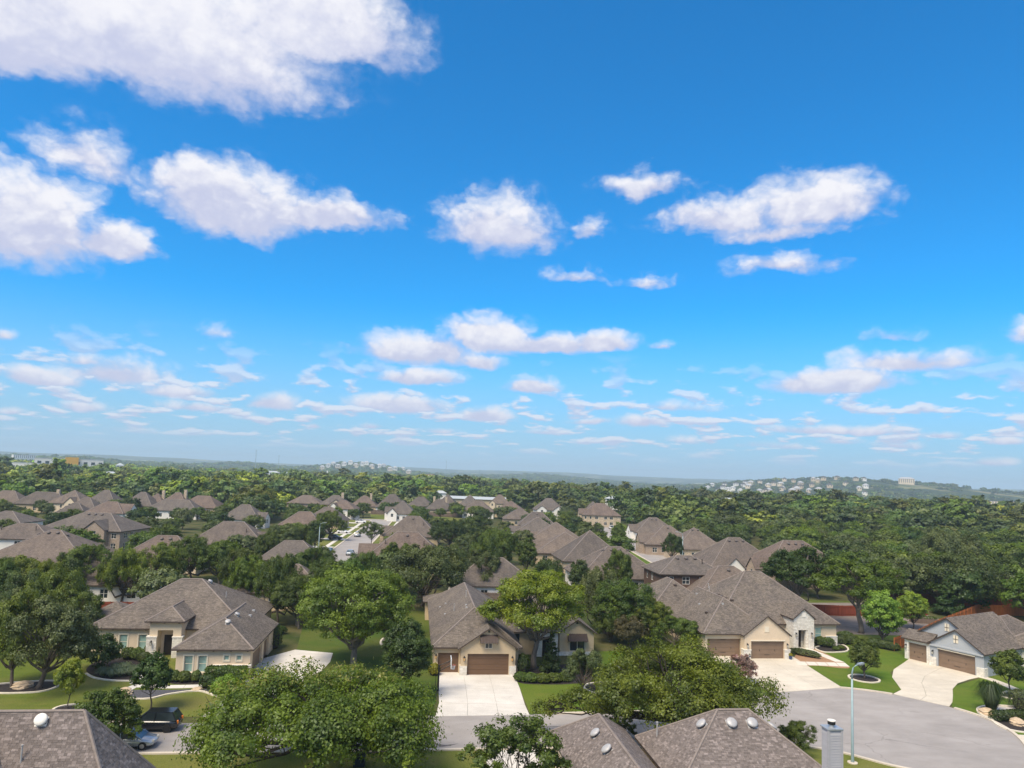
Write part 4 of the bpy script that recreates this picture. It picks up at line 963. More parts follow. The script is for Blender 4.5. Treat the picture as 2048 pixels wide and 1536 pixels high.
# ------------------------------------------------------------------ the houses around the cul-de-sac
def on_roof(h, px, py):
    """Local point of a house's roof surveyed at a pixel."""
    d = ray(px, py); d = d / d.y; y = 30.0
    while y < 400:
        x, z = d.x * y, EYE + d.z * y; lx, ly = h.local(x, y)
        try:
            if z <= h.top(lx, ly): return lx, ly
        except ValueError: pass
        y += 0.1
    return None
def stud(hs, pts, kind, **k):
    for px, py in pts:
        q = on_roof(hs, px, py)
        if q: getattr(hs, kind)(q[0], q[1], **k)
def awning(h, x0, x1, y, ztop, zbot, out):
    mb = MB(); a, b = Vector((x0, y, ztop)), Vector((x1, y, ztop)); d = Vector((0, -out, zbot - ztop))
    nr = Vector((0, zbot - ztop, out)).normalized() * -1
    mb.obox(a, b - a, d, Vector((0, -0.02, -0.05)))
    o = h.part(mb, 'awning', 'awning_bronze'); n = max(4, int((x1 - x0) / 0.3))
    for i in range(n + 1):
        s_ = MB(); s_.obox(a + (b - a) * (i / n) - Vector((0.015, 0, 0)) + Vector((0, -0.004, 0.008)), Vector((0.03, 0, 0)), d, Vector((0, -0.012, 0.035))); h.part(s_, 'seam', 'awning_bronze', o)
    for x in (x0, x1):
        s_ = MB(); s_.face([(x, y, ztop - 0.05), (x, y - out, zbot - 0.05), (x, y, zbot - 0.05)]); s_.obox((x - 0.02, y, zbot - 0.35), (0.04, 0, 0), (0, -out * 0.5, 0.25), (0, 0, 0.05)); h.part(s_, 'bracket', 'iron_black', o)

# --- tan house with gabled garage and bronze awnings
h2 = House((-1.62, 86.2), rad(7.4), 'tan stucco house with brown garage doors and a bronze awning over the garage gable')
W = h2.roof(-6.9, 4.1, 1.0, 32, 3.1, 0.67, 'y', 'h', 'h', caps=True)
h2.walls(W, 'stucco_tan', fronts={'f': [(0.45, 2.45, 0.0, 2.35, ('gar', 'garage_brown'))]})
W = h2.roof(-3.75, 3.55, 0, 9, 3.15, 0.67, 'y', 'g', 'g')
h2.walls(W, 'stucco_tan', 0.4, fronts={'f': [(0.78, 4.95, 0.0, 2.5, ('gar', 'garage_brown'))]}, sides=('f', 'l', 'r'))
for x in (-3.45, 2.42): h2.block('stone_base', 'limestone_white', x, x + 0.84, 0.3, 1.1, 0, 1.12)
h2.block('stone_base', 'limestone_white', -6.5, -6.02, 1.36, 1.8, 0, 1.12)
h2.lantern(-2.95, 0.38, 1.95, amber=True); h2.lantern(2.78, 0.38, 1.95, amber=True); h2.lantern(-6.25, 1.42, 1.95, amber=True)
awning(h2, -1.15, 0.95, 0.39, 4.75, 3.95, 0.75)
h2.fill(Vector((-0.55, 0.39, 0)), Vector((1, 0, 0)), Vector((0, -1, 0)), 0.9, 3.12, 3.78, ('win', 2, 'glass_dark', 'trim_cream', False), -0.0)
h2.block('gable_vent', 'iron_black', -0.22, 0.02, 0.33, 0.42, 5.0, 5.2)
W = h2.roof(2.0, 13.7, 9.8, 26, 3.0, 0.67, 'x', 'h', 'h', caps=True)
h2.walls(W, 'stucco_tan', fronts={'f': [(1.1, 1.6, 0.75, 2.75, ('win', 2, 'glass_dark', 'trim_cream', False))]})
W = h2.roof(6.7, 10.4, 8.7, 18, 3.3, 0.6, 'y', 'h', 'g')
h2.walls(W, 'limestone_white', 0.35, fronts={'f': [(0.9, 1.35, 0.0, 2.55, ('void', 1.2, 'stucco_tan'))]}, sides=('f', 'l', 'r'))
W = h2.roof(10.0, 15.5, 9.3, 20, 2.95, 0.67, 'y', 'g', 'g')
h2.walls(W, 'stucco_tan', 0.4, fronts={'f': [(1.4, 2.1, 0.55, 2.05, ('win', 2, 'glass_dark', 'trim_cream', False))]})
h2.block('stone_base', 'limestone_white', 10.32, 15.18, 9.62, 9.9, 0, 0.52); h2.block('gable_vent', 'iron_black', 12.62, 12.88, 9.63, 9.72, 4.15, 4.35)
awning(h2, 11.5, 14.1, 9.69, 2.85, 2.05, 0.8)
W = h2.roof(-7.6, -1.0, 31, 36.5, 3.0, 0.35, 'x', 'h', 'h')
h2.walls(W, 'stucco_tan', fronts={})
h2.block('chimney', 'limestone_white', 7.0, 8.1, 20.5, 21.5, 5, 9.3)
stud(h2, [(932, 1195), (908, 1222), (957, 1165)], 'pipe', h=0.9)
stud(h2, [(880, 1215), (891, 1208), (890, 1229), (932, 1211), (933, 1216), (950, 1164)], 'slope_vent', w_=0.26)

# --- cream house with side garage
h1 = House((-36.9, 81.0), rad(7.0), 'cream stucco house with hipped roof, arched entry tower and teal shaded windows')
W = h1.roof(-13.5, 5.9, 10.2, 27, 3.15, 0.58, 'x', caps=True)
win = ('win', 1, 'glass_teal', 'trim_cream', True, 'surround')
h1.walls(W, 'stucco_peach', fronts={'f': [(3.5, 0.95, 0.5, 2.3, win), (5.75, 0.95, 0.5, 2.3, win), (12.4, 0.8, 0.6, 2.3, win)]})
W = h1.roof(0, 8.9, 0, 14, 3.15, 0.58, 'y', 'h', 'g', caps=True)
sq = ('win', 1, 'glass_teal', 'trim_cream', False, 'surround')
h1.walls(W, 'stucco_peach', fronts={'f': [(0.9, 0.92, 0.55, 2.35, win), (2.4, 0.92, 0.55, 2.35, win), (5.15, 0.55, 1.85, 2.4, sq), (6.5, 0.55, 1.85, 2.4, sq)],
    'r': [(1.2, 4.9, 0.0, 2.35, ('gar', 'garage_taupe')), (7.2, 2.6, 0.0, 2.35, ('gar', 'garage_taupe'))]}, sides=('f', 'r', 'l'))
h1.block('stone_base', 'limestone_white', 4.6, 8.5, 0.30, 0.6, 0, 1.3); h1.block('stone_ledge', 'trim_white', 4.5, 8.6, 0.24, 0.6, 1.3, 1.42)
W = h1.roof(-17.0, -9.0, 13.5, 22, 2.95, 0.5, 'x', 'h', 'h'); h1.walls(W, 'stucco_peach', fronts={'f': [(1.2, 0.9, 0.6, 2.2, win)]}, sides=('f', 'l', 'b'))
W = h1.roof(-5.9, -1.2, 8.2, 17, 4.45, 0.58, 'y', 'h', 'g', caps=True)
h1.walls(W, 'stucco_cream', 0.5, fronts={'f': [(0.95, 1.8, 0.0, 3.3, ('void', 1.5, 'stucco_peach'))]}, sides=('f', 'l', 'r'))
for x in (-5.65, -2.65): h1.block('column', 'limestone_white', x, x + 1.15, 8.55, 9.3, 0, 2.45); h1.block('column_cap', 'trim_white', x - 0.05, x + 1.2, 8.5, 9.3, 2.45, 2.58)
h1.lantern(-5.05, 8.52, 1.8)
for x in (-12.2, -10.4, -8.3, -6.5): h1.block('corbel', 'fascia_brown', x, x + 0.18, 10.3, 10.63, 2.9, 3.05)
for x in (0.6, 2.4, 4.4, 6.3, 8.1): h1.block('corbel', 'fascia_brown', x, x + 0.18, 0.1, 0.43, 2.9, 3.05)
for x in (-5.3, -3.7, -2.0): h1.block('corbel', 'fascia_brown', x, x + 0.18, 8.3, 8.68, 4.2, 4.35)
stud(h1, [(473, 1231), (456, 1246), (346, 1164), (419, 1165)], 'dome', r=0.32); stud(h1, [(452, 1195)], 'pipe', h=0.7); stud(h1, [(500, 1232), (507, 1222)], 'slope_vent', w_=0.35)

# --- white stone and cream house with two taupe garages
h3 = House((32.5, 98.45), rad(7.9), 'cream house with white stone porch gable and two taupe double garage doors')
W = h3.roof(-0.5, 19.1, 7.6, 24.7, 3.2, 0.76, 'x', caps=True)
w3 = ('win', 1, 'glass_teal', 'trim_cream', True)
h3.walls(W, 'stucco_peach', fronts={'f': [(13.9, 0.75, 0.75, 2.6, w3), (15.3, 1.05, 0.75, 2.6, w3)]})
h3.block('stone_base', 'limestone_white', 16.9, 18.75, 7.92, 8.3, 0, 1.3); h3.block('stone_ledge', 'trim_white', 16.85, 18.8, 7.88, 8.3, 1.3, 1.4)
W = h3.roof(-5.3, 5.2, 1.1, 16, 3.15, 0.76, 'y', 'h', 'g', caps=True)
h3.walls(W, 'stucco_peach', fronts={'f': [(0.35, 4.75, 0.0, 2.4, ('gar', 'garage_taupe', 1))]}, sides=('f', 'l'))
W = h3.roof(0, 7.0, 0, 12, 3.17, 0.76, 'y', 'g', 'g')
h3.walls(W, 'stucco_peach', 0.25, fronts={'f': [(0.95, 4.8, 0.0, 2.4, ('gar', 'garage_taupe', 1))]}, sides=('f', 'l', 'r'))
for x in (0.12, 6.02): h3.block('stone_base', 'limestone_white', x, x + 1.0 - (0.2 if x > 1 else 0), 0.12, 1.0, 0, 1.2); h3.block('stone_ledge', 'trim_white', x - 0.05, x + 1.05 - (0.2 if x > 1 else 0), 0.06, 1.0, 1.2, 1.3)
h3.block('gable_panel', 'trim_cream', 3.1, 3.75, 0.2, 0.27, 3.6, 4.35); h3.block('door_trim', 'trim_cream', 1.1, 6.1, 0.18, 0.27, 2.4, 2.55)
h3.lantern(0.62, 0.24, 1.8); h3.lantern(6.4, 0.24, 1.8)
W = h3.roof(-8.0, 4.0, 15.5, 30, 3.2, 0.7, 'y', caps=True); h3.walls(W, 'stucco_peach')
W = h3.roof(10.2, 13.8, 5.4, 15, 4.37, 0.84, 'y', 'g', 'g')
h3.walls(W, 'limestone_white', 0.2, fronts={'f': [(0.75, 1.45, 0.02, 2.75, ('void', 1.4, 'limestone_white'))]}, sides=('f', 'l', 'r'))
h3.block('gable_panel', 'trim_white', 11.7, 12.3, 5.54, 5.63, 4.6, 5.25); h3.lantern(10.75, 5.58, 2.1); h3.lantern(13.2, 5.58, 2.1)
h3.block('column', 'limestone_white', 12.35, 12.75, 5.7, 6.1, 0, 2.75)
stud(h3, [(1437, 1190), (1444, 1193), (1452, 1197), (1463, 1201), (1414, 1226), (1350, 1171)], 'slope_vent', w_=0.5, mat='fascia_brown')
stud(h3, [(1394, 1188), (1399, 1209), (1445, 1208)], 'slope_vent', w_=0.3); stud(h3, [(1419, 1182), (1417, 1176)], 'pipe', h=0.7)

# --- blue-grey house at the end of the cul-de-sac
h4 = House((58.75, 98.5), rad(-59.3), 'blue-grey gabled house with cross shaped gable vents and brown garage doors')
W = h4.roof(3.0, 22, 9.5, 24, 3.0, 0.66, 'x', caps=True)
h4.walls(W, 'limestone_white', fronts={'f': [(4.6, 2.2, 0.6, 2.3, ('win', 2, 'glass_teal', 'trim_white', True)), (8.5, 2.2, 0.6, 2.3, ('win', 2, 'glass_teal', 'trim_white', True))]})
W = h4.roof(-3.2, 5.5, 10, 21, 3.0, 0.66, 'y', caps=True); h4.walls(W, 'limestone_white', sides=('l', 'b'))
W = h4.roof(-4.6, 5.4, 1.5, 14, 3.15, 0.66, 'y', 'g', 'g'); h4.walls(W, 'stucco_blue_grey', 0.3, sides=('f', 'l', 'r'))
W = h4.roof(-1.3, 6.1, -0.2, 11, 2.95, 0.66, 'y', 'g', 'g')
h4.walls(W, 'stucco_blue_grey', 0.3, fronts={'f': [(1.0, 4.75, 0.0, 2.35, ('gar', 'garage_taupe', 1))]}, sides=('f', 'l', 'r'))
mb = MB(); a = [Vector(p) for p in ((-4.95, -0.15, 2.9), (-0.9, -0.15, 2.9), (-0.9, 1.85, 3.95), (-4.95, 1.85, 3.95))]
mb.face(a, 0, [(0, 0), (4, 0), (4, 2.2), (0, 2.2)]); mb.face([p - Vector((0, 0, .17)) for p in reversed(a)], 1)
for i in range(4): p, q = a[i], a[(i + 1) % 4]; mb.face([p - Vector((0, 0, .17)), q - Vector((0, 0, .17)), q, p], 1)
h4.part(mb, 'roof', ['roof_shingle', 'fascia_brown'])
mb = MB(); mb.box(-4.6, -4.05, 0.2, 2, 0, 2.8); mb.box(-1.55, -1.0, 0.2, 2, 0, 2.8); mb.box(-4.05, -1.55, 0.2, 2, 2.35, 2.8); h4.part(mb, 'wall', 'limestone_white')
h4.fill(Vector((-4.05, 0.2, 0)), Vector((1, 0, 0)), Vector((0, -1, 0)), 2.5, 0.0, 2.35, ('gar', 'garage_taupe', 1), 0.28)
for x in (-1.12, 4.95): h4.block('stone_base', 'limestone_white', x, x + 0.95, -0.05, 0.9, 0, 1.15)
h4.block('door_trim', 'trim_cream', 0, 4.75, 0.02, 0.12, 2.35, 2.5); h4.block('skirt_trim', 'stucco_blue_grey', -1.05, 5.85, -0.12, 0.2, 2.62, 2.82)
for x, y, z in ((2.4, 0.1, 4.1), (0.4, 1.8, 5.1)):
    o = h4.block('gable_vent', 'trim_cream', x - 0.3, x + 0.3, y - 0.06, y + 0.02, z - 0.5, z + 0.5)
    h4.block('vent_cross', 'fascia_brown', x - 0.03, x + 0.03, y - 0.09, y - 0.065, z - 0.5, z + 0.5, o); h4.block('vent_cross', 'fascia_brown', x - 0.32, x + 0.32, y - 0.092, y - 0.067, z - 0.03, z + 0.03, o)
h4.lantern(-0.6, 0.08, 1.75); h4.lantern(-4.35, 0.18, 1.75)
stud(h4, [(1988, 1212)], 'pipe', h=0.6)

# --- the two roofs in the foreground, with every shingle tab built
def shingled(h, jobs, keep, view):
    tabs = []
    for W, which in jobs: tabs += [(t, W['obj']) for t in h.shingles(W, which)]
    inside = []
    for t, o in tabs:                                     # only tabs that are not buried inside another wing
        c_ = t[0] + t[1] / 2 + t[2] / 2
        if c_.z + 0.06 > h.top(c_.x, c_.y): inside.append((t, o))
    M4 = h.root.matrix_world if False else (Matrix.Translation((h.O[0], h.O[1], 0)) @ Matrix.Rotation(h.rot, 4, 'Z'))
    def score(t):
        p = M4 @ (t[0] + t[1] / 2); v = p - Vector((0, 0, EYE)); wv = v.dot(_fw)
        sx, sy = 1024 + FPX * v.dot(_rt) / wv, 768 + _sh - FPX * v.dot(_up) / wv
        return t[1].length / wv if (0 < sx < 2048 and sy < 1530) else 0.0
    inside.sort(key=lambda a: -score(a[0]))
    rest = {}
    for i, (t, o) in enumerate(inside):
        og, a, b, nr, th = t
        if i < keep:
            mb = MB(); mb.obox((0, 0, 0), a, b + nr * -0.006, nr * th); q = mb.build('shingle', 'shingle_tab', o); q.location = og + nr * 0.002
        else:
            mb = rest.setdefault(o.name, (MB(), o))[0]; mb.obox(og + nr * 0.002, a, b + nr * -0.006, nr * th)
    for mb, o in rest.values(): mb.build('shingle_courses', 'shingle_tab', o)['kind'] = 'stuff'
hb = House(G(169, 1421, 9.0), rad(7.5), 'steep brown shingled hip roof with one white round vent, beside the dark bushy tree')
hwb = 6.0 / 1.45
WA = hb.roof(-22, hwb, -hwb, hwb, 3.0, 1.45, 'x', 'g', 'h', caps=True); hb.walls(WA, 'stucco_cream')
WB = hb.roof(-9.2, -1.0, -12, 0.0, 3.0, 1.45, 'y', 'h', 'g', caps=True); hb.walls(WB, 'stucco_cream', sides=('f', 'l', 'r'))
shingled(hb, [(WA, ('s0', 'e1')), (WB, ('s1', 's0'))], 150, None)
stud(hb, [(84, 1446)], 'dome', r=0.36, mat='trim_white'); stud(hb, [(41, 1530)], 'pipe', h=0.9, r=0.05)
hr = House((16.34, 55.4), rad(7.5), 'brown shingled roof house with six grey round vents and a tall grey sided chimney')
hwr = 3.65 / 0.75
WA = hr.roof(-hwr, 2.45 + hwr, -hwr, hwr, 3.1, 0.75, 'x', caps=True); hr.walls(WA, 'stucco_cream')
WB = hr.roof(-11.6, -5.2, -13, 6.2, 3.1, 0.75, 'y', 'h', 'h', caps=True); hr.walls(WB, 'stucco_cream')
WC = hr.roof(-1.0, 5.4, -14, -5.5, 3.0, 0.3, 'y', 'h', 'g'); hr.walls(WC, 'stucco_cream', sides=('f', 'l', 'r'))
shingled(hr, [(WA, ('s0', 'e0')), (WB, ('s0', 's1'))], 150, None)
stud(hr, [(1405, 1453), (1462, 1450), (1503, 1450), (1193, 1470), (1216, 1503)], 'dome', r=0.40)
hr.dome(5.2, 1.8, r=0.40); stud(hr, [(1314, 1474)], 'pipe', h=1.05, r=0.06)
cx0, cy0 = 4.75, -6.9
o = hr.block('chimney', 'siding_grey', cx0, cx0 + 0.95, cy0, cy0 + 0.8, 0, 7.6)
for k in range(26):
    z = 3.0 + k * 0.17
    mb = MB(); mb.obox((cx0 + 0.08, cy0 - 0.055, z), (0.79, 0, 0), (0, 0.055, 0), (0, 0.04, 0.155)); hr.part(mb, 'siding_board', 'siding_grey', o)
    mb = MB(); mb.obox((cx0 - 0.055, cy0 + 0.08, z), (0.055, 0, 0), (0, 0.64, 0), (0.04, 0, 0.155)); hr.part(mb, 'siding_board', 'siding_grey', o)
for x in (cx0 - 0.07, cx0 + 0.87):
    mb = MB(); mb.box(x, x + 0.15, cy0 - 0.07, cy0 + 0.08, 2.9, 7.6); hr.part(mb, 'corner_board', 'siding_grey', o)
mb = MB(); mb.box(cx0 - 0.09, cx0 + 1.04, cy0 - 0.09, cy0 + 0.88, 7.6, 7.68); hr.part(mb, 'chimney_cap', 'galvanized', o)
mb = MB(); mb.lathe([(0.17, 7.65), (0.17, 7.9)], 14, (cx0 + 0.47, cy0 + 0.4, 0)); hr.part(mb, 'flue', 'galvanized', o)
mb = MB(); mb.lathe([(0.25, 7.86), (0.25, 8.08)], 14, (cx0 + 0.47, cy0 + 0.4, 0)); hr.part(mb, 'flue_screen', 'iron_black', o)
mb = MB(); mb.lathe([(0.27, 8.08), (0.27, 8.13), (0.05, 8.18)], 14, (cx0 + 0.47, cy0 + 0.4, 0)); hr.part(mb, 'flue_lid', 'trim_white', o)

# ------------------------------------------------------------------ the subdivision behind
MID = [
 # px, py of ridge middle, ridge z, width x, depth y, axis, eave z, wall, gables [(side, offset, width)], extras, label
 (55,1047,8.5,16,12,'x',5.6,'stucco_white',[],'pp','white two storey house with brown hip roof beside the large front hip roof'),
 (196,1025,9.5,22,15,'x',5.4,'brick_tan',[('f',4.5,6)],'ddd','large two storey brown roofed house with tan brick bay and open balcony'),
 (112,1060,8.6,21,19,'x',3.0,'stucco_cream',[],'dddd','broad brown hip roof with four round vents in a row, behind leafy oaks'),
 (336,1071,7.6,17,13,'x',3.0,'stucco_cream',[],'dd','low brown hip roof with two vents half hidden by bright green oaks'),
 (468,1043,8.8,20,15,'x',3.2,'stucco_tan',[('r',0,7)],'p','brown hip roof with a broad side gable above cream walls'),
 (18,1022,8.0,14,12,'x',5.2,'stucco_white',[],'','white walled house with dark brown roof at the edge of the oak clump'),
 (18,981,8.5,17,12,'x',3.4,'stucco_white',[],'','long brown roof with pale corner wall before the dark oak'),
 (95,984,8.5,22,12,'x',3.4,'stucco_tan',[],'c','wide flat topped brown roof with slim chimney beyond the oaks'),
 (150,980,10,15,13,'y',4.5,'stucco_cream',[('f',3,5)],'','steep brown roof with small cream gables among neighbours'),
 (214,980,10.5,15,13,'x',4.0,'stucco_cream',[('f',-4.5,4),('f',5,4.5)],'','brown roof house with two cream pointed gables and dormer window'),
 (175,995,8.5,14,12,'x',3.2,'stucco_cream',[('f',-4,4)],'','brown roof with a small cream gable in front of the steep twin'),
 (287,984,9.5,14,12,'x',3.5,'stucco_tan',[],'','peaked brown hip roof beside a pair of tan chimneys'),
 (316,986,9,12,12,'y',3.5,'stucco_tan',[],'c','narrow brown hip roof with tan brick chimney beside the peaked roof'),
 (357,985,10,15,13,'x',3.5,'stucco_tan',[],'c','brown hip roof with tall tan chimney beside its narrow twin'),
 (408,991,8.5,19,13,'x',3.2,'stucco_tan',[],'','broad brown hip roof with dark side at the end of the back row'),
 (152,1006,7.5,13,11,'x',3.0,'stucco_tan',[],'','low dark roof wedged between two oak clumps'),
 (224,1003,8.5,14,10,'x',4.6,'stucco_white',[('r',0,8)],'','white house with a tall white end gable and round window under brown roof'),
 (354,999,7.8,22,12,'x',3.4,'stucco_white',[],'','long brown roof over a strip of white wall'),
 (492,1009,8.5,15,12,'x',3.2,'stucco_white',[('r',0,6)],'','brown roof stepping down to a white gable beside dark oaks'),
 (614,990,9.5,17,13,'x',5.6,'brick_tan',[],'','tan brick two storey house with brown hip roof and square windows'),
 (672,990,10,15,12,'x',5.4,'stucco_cream',[('f',1,6)],'c','cream two storey house with stepped gables and white chimney'),
 (688,1000,8.5,14,12,'x',4.6,'stucco_white',[('f',-3,5)],'','white fronted house with brown roof at the far end of the side street'),
 (730,991,9,15,13,'x',3.5,'stucco_tan',[],'c','brown hip roof with one tan chimney pot behind a dark oak'),
 (785,988,10.5,17,14,'x',3.6,'stucco_white',[('f',2.5,4)],'','tall brown roof with a single white dormer gable'),
 (806,1000,9.5,14,15,'y',3.4,'stucco_white',[('f',-4,4.5),('l',1,5)],'','brown roof house with a pair of white stone pointed gables facing the side street'),
 (842,993,9,15,12,'x',3.8,'brick_tan',[],'','brick walled house with brown pyramid roof and shaded windows'),
 (880,998,8.8,15,12,'x',3.4,'stucco_tan',[],'cc','brown hip roof with two tan chimney pots'),
 (610,1023,7.6,16,12,'x',3.0,'stucco_tan',[],'','plain low brown roof behind the oaks of the side street'),
 (657,1014,8,15,12,'x',3.0,'stucco_tan',[],'','brown ridge roof partly behind a round oak'),
 (827,1032,9,18,14,'x',3.0,'stucco_tan',[('l',0,6)],'dp','wide brown roof with white vent cap beside the side street'),
 (815,1064,9,20,15,'x',3.0,'stucco_tan',[('l',0,7)],'dpp','large brown roof with ridge of vents beside the side street, under green oaks'),
 (588,1081,6.8,14,10,'x',2.9,'stucco_tan',[],'','short reddish brown roof ridge among oaks across from the parked cars'),
 (896,988,9.5,12,12,'y',3.6,'stucco_cream',[('f',-3,4)],'','small brown peaked roof with cream gable beside the white shed'),
 (940,990,10,14,13,'x',3.6,'stucco_cream',[],'p','brown hip roof standing in front of the long metal barn'),
 (957,1001,9,17,13,'x',3.6,'stucco_white',[('f',0,5)],'','brown roof with one white triangular gable and dark vent'),
 (1000,989,9.5,14,12,'x',3.6,'stucco_cream',[('f',-5,4)],'','brown roof with small cream gable at the far end of the metal barn'),
 (1022,1001,9,18,13,'y',3.2,'stucco_tan',[],'','long brown roof receding along the back lane'),
 (1040,1014,8.5,16,13,'y',3.2,'stucco_tan',[],'d','brown roof with a flat crest behind the white twin gabled house row'),
 (1098,996,11,17,14,'x',4.6,'stucco_white',[('f',-4.5,5.5),('f',4.5,5.5)],'','white house with two tall white pointed gables under a brown roof'),
 (1074,1024,8.2,16,12,'x',3.0,'stucco_tan',[],'d','brown roof with dark shaded end facing the second side street'),
 (1076,1034,8.5,18,13,'y',3.0,'stucco_white',[('l',-2,4)],'','brown roof with a small white gable beside a dark oak'),
 (1112,1044,8.5,18,13,'y',3.0,'stucco_tan',[('l',0,4)],'dd','long brown roof with slanted valleys between close neighbours'),
 (1130,1064,8.2,18,14,'y',3.0,'stucco_tan',[('l',0,5)],'d','brown roof with pale diagonal hip beside the pyramid roof'),
 (1180,1061,10,17,15,'y',3.0,'stucco_tan',[],'ddd','steep brown pyramid roof with white skylight cap'),
 (1200,1006,11,19,15,'x',5.4,'limestone_tan',[('l',-2,5)],'','large tan stone two storey house with broad brown roof at the bend of the street'),
 (1228,1093,8.8,19,16,'x',3.0,'brick_white',[],'dddd','brown hip roof with four vents in line and a white brick end wall'),
 (1306,1035,8.8,17,14,'x',3.4,'stucco_white',[('l',0,6)],'dd','white walled house with brown roof and green lawn along the second side street'),
 (1334,1051,8.8,17,15,'x',3.2,'brick_tan',[('l',-1,7)],'d','brown roof house with brick gable above its garage'),
 (1388,1055,9.2,16,16,'x',3.2,'limestone_tan',[('l',-2,6)],'dd','brown roof house with tan stone gable behind a round topped oak'),
 (1468,1075,9.8,20,17,'x',3.0,'stucco_white',[('f',-4,5)],'ddd','large brown hip roof with three vents and a slender white gable'),
 (1586,1081,10.2,22,17,'x',3.6,'brick_tan',[('l',-3,5),('f',-7.5,4.5)],'ddd','largest brown hip roof with three vents behind the tall dark oaks'),
 (1368,1111,8.8,14,11,'x',5.8,'stucco_brown',[],'dddp','dark brown two storey house with three round vents on a hip roof'),
 (1452,1132,7.6,16,13,'x',3.0,'stucco_tan',[],'d','brown hip roof tucked between the dark brown house and the cream garage house'),
 (1186,1002,8.5,10,10,'y',3.4,'stucco_tan',[],'','small brown roof peak standing behind the tan stone house'),
 (232,1110,7.2,18,13,'x',3.0,'stucco_white',[],'','white rear wall with tall dark windows glimpsed through oaks behind the red fence'),
 (575,1128,7.0,15,11,'x',3.0,'stucco_tan',[],'','tan house glimpsed through oaks behind the cream stucco house'),
 (985,1115,7.5,17,13,'x',3.0,'stucco_white',[],'','brown roofed house almost hidden by the dark oaks behind the tan gabled house'),
]
FOOT = []; NAMED = [((-41, 98), h1.root['label']), ((2, 103), h2.root['label']), ((37, 113), h3.root['label']), ((68, 105), h4.root['label'])]
def mid_house(px, py, zr, wx, dy_, axis, ze, wall, gables, extras, label, k):
    O = G(px, py, zr); near = O[1] < 330; rot = rad(7.5) if O[1] < 190 else rad(random.Random(k).uniform(-3, 7))
    hw = (dy_ if axis == 'x' else wx) / 2; p = (zr - ze) / hw
    h = House(O, rot, label, roof_mat='roof_shingle_%d' % random.Random(k * 3 + 2).randrange(5), group=None)
    FOOT.append((O, max(wx, dy_) / 2)); NAMED.append((O, label))
    x0, x1, y0, y1 = -wx / 2, wx / 2, -dy_ / 2, dy_ / 2
    W = h.roof(x0, x1, y0, y1, ze, p, axis, caps=near)
    tall = ze > 4.4; rg = random.Random(k * 7 + 1)
    def row(L):
        out = []; u = rg.uniform(0.8, 2.0)
        while u + 1.6 < L:
            wd_ = rg.choice((0.9, 1.3, 1.5)); sp = ('win', 2 if wd_ > 1.2 else 1, 'glass_dark', 'trim_white', near)
            out.append((u, wd_, 0.8, 2.3, sp))
            if tall: out.append((u, wd_, ze - 1.9, ze - 0.5, sp))
            u += wd_ + rg.uniform(1.2, 3.5)
        return out
    h.walls(W, wall, fronts={'f': row(wx - 0.9), 'l': row(dy_ - 0.9)[:4], 'r': row(dy_ - 0.9)[:4]})
    for side, off, gw in gables:
        pg = 1.0 if gw < 5.2 else 0.8; zg = min(ze + 0.3, zr - 0.6 - pg * gw / 2) if zr - 0.6 - pg * gw / 2 < ze + 0.3 else ze + 0.3
        zg = max(zg, 2.8)
        if side == 'f':
            Wg = h.roof(off - gw / 2, off + gw / 2, y0 - 1.3, 0, zg, pg, 'y', 'g', 'g'); key = 'f'
        elif side == 'l': Wg = h.roof(x0 - 1.3, 0, off - gw / 2, off + gw / 2, zg, pg, 'x', 'g', 'g'); key = 'l'
        else: Wg = h.roof(0, x1 + 1.3, off - gw / 2, off + gw / 2, zg, pg, 'x', 'g', 'g'); key = 'r'
        sp = ('win', 1, 'glass_dark', 'trim_white', True)
        h.walls(Wg, wall if wall != 'stucco_tan' else 'limestone_tan', 0.2, fronts={key: [(gw / 2 - 0.8, 1.2, max(zg - 1.7, 0.8), zg - 0.2, sp)]}, sides=('f', 'l', 'r', 'b'))
    n = extras.count('d')
    for i in range(n):
        t = (i - (n - 1) / 2) * 1.8
        if near: h.dome(t if axis == 'x' else 0.6, (-1.0 if axis == 'x' else t), r=0.36, mat='vent_brown')
        else: h.slope_vent(t if axis == 'x' else 0.6, (-0.9 if axis == 'x' else t), w_=0.45, mat='vent_brown')
    for i in range(extras.count('p')): h.pipe(wx * (0.2 - 0.45 * i), -dy_ * 0.22, 0.9, 0.09, 'fascia_brown')
    for i in range(extras.count('c')):
        x = wx * (0.22 - 0.42 * i); h.block('chimney', 'limestone_tan', x - 0.6, x + 0.6, -0.5, 0.5, ze, zr + 1.3)
    return h
for k, row_ in enumerate(MID): mid_house(*row_, k)
# long metal barn
bo = G(952, 993, 6.0); barn = thing('metal_barn', (*bo, 0), rad(2), 'long low barn with pale grey metal roof behind the brown roofs', 'barn')
mb = MB(); mb.box(-21, 21, -5, 5, 0, 4.4); mb.build('wall', 'stucco_tan', barn)
mb = MB(); mb.face([(-22, -6, 4.2), (22, -6, 4.2), (22, 0, 6.0), (-22, 0, 6.0)]); mb.face([(22, 6, 4.2), (-22, 6, 4.2), (-22, 0, 6.0), (22, 0, 6.0)]); mb.face([(-22, -6, 4.2), (-22, 0, 6), (-22, 6, 4.2)]); mb.face([(22, -6, 4.2), (22, 6, 4.2), (22, 0, 6)]); mb.build('roof', 'metal_roof', barn)
FOOT.append((bo, 22))
for h_, r_ in ((h1, (-41, 98)), (h2, (2, 103)), (h3, (37, 113)), (h4, (68, 105))): FOOT.append((r_, 13))
FOOT += [((-30, 45), 10), ((14, 55), 12)]

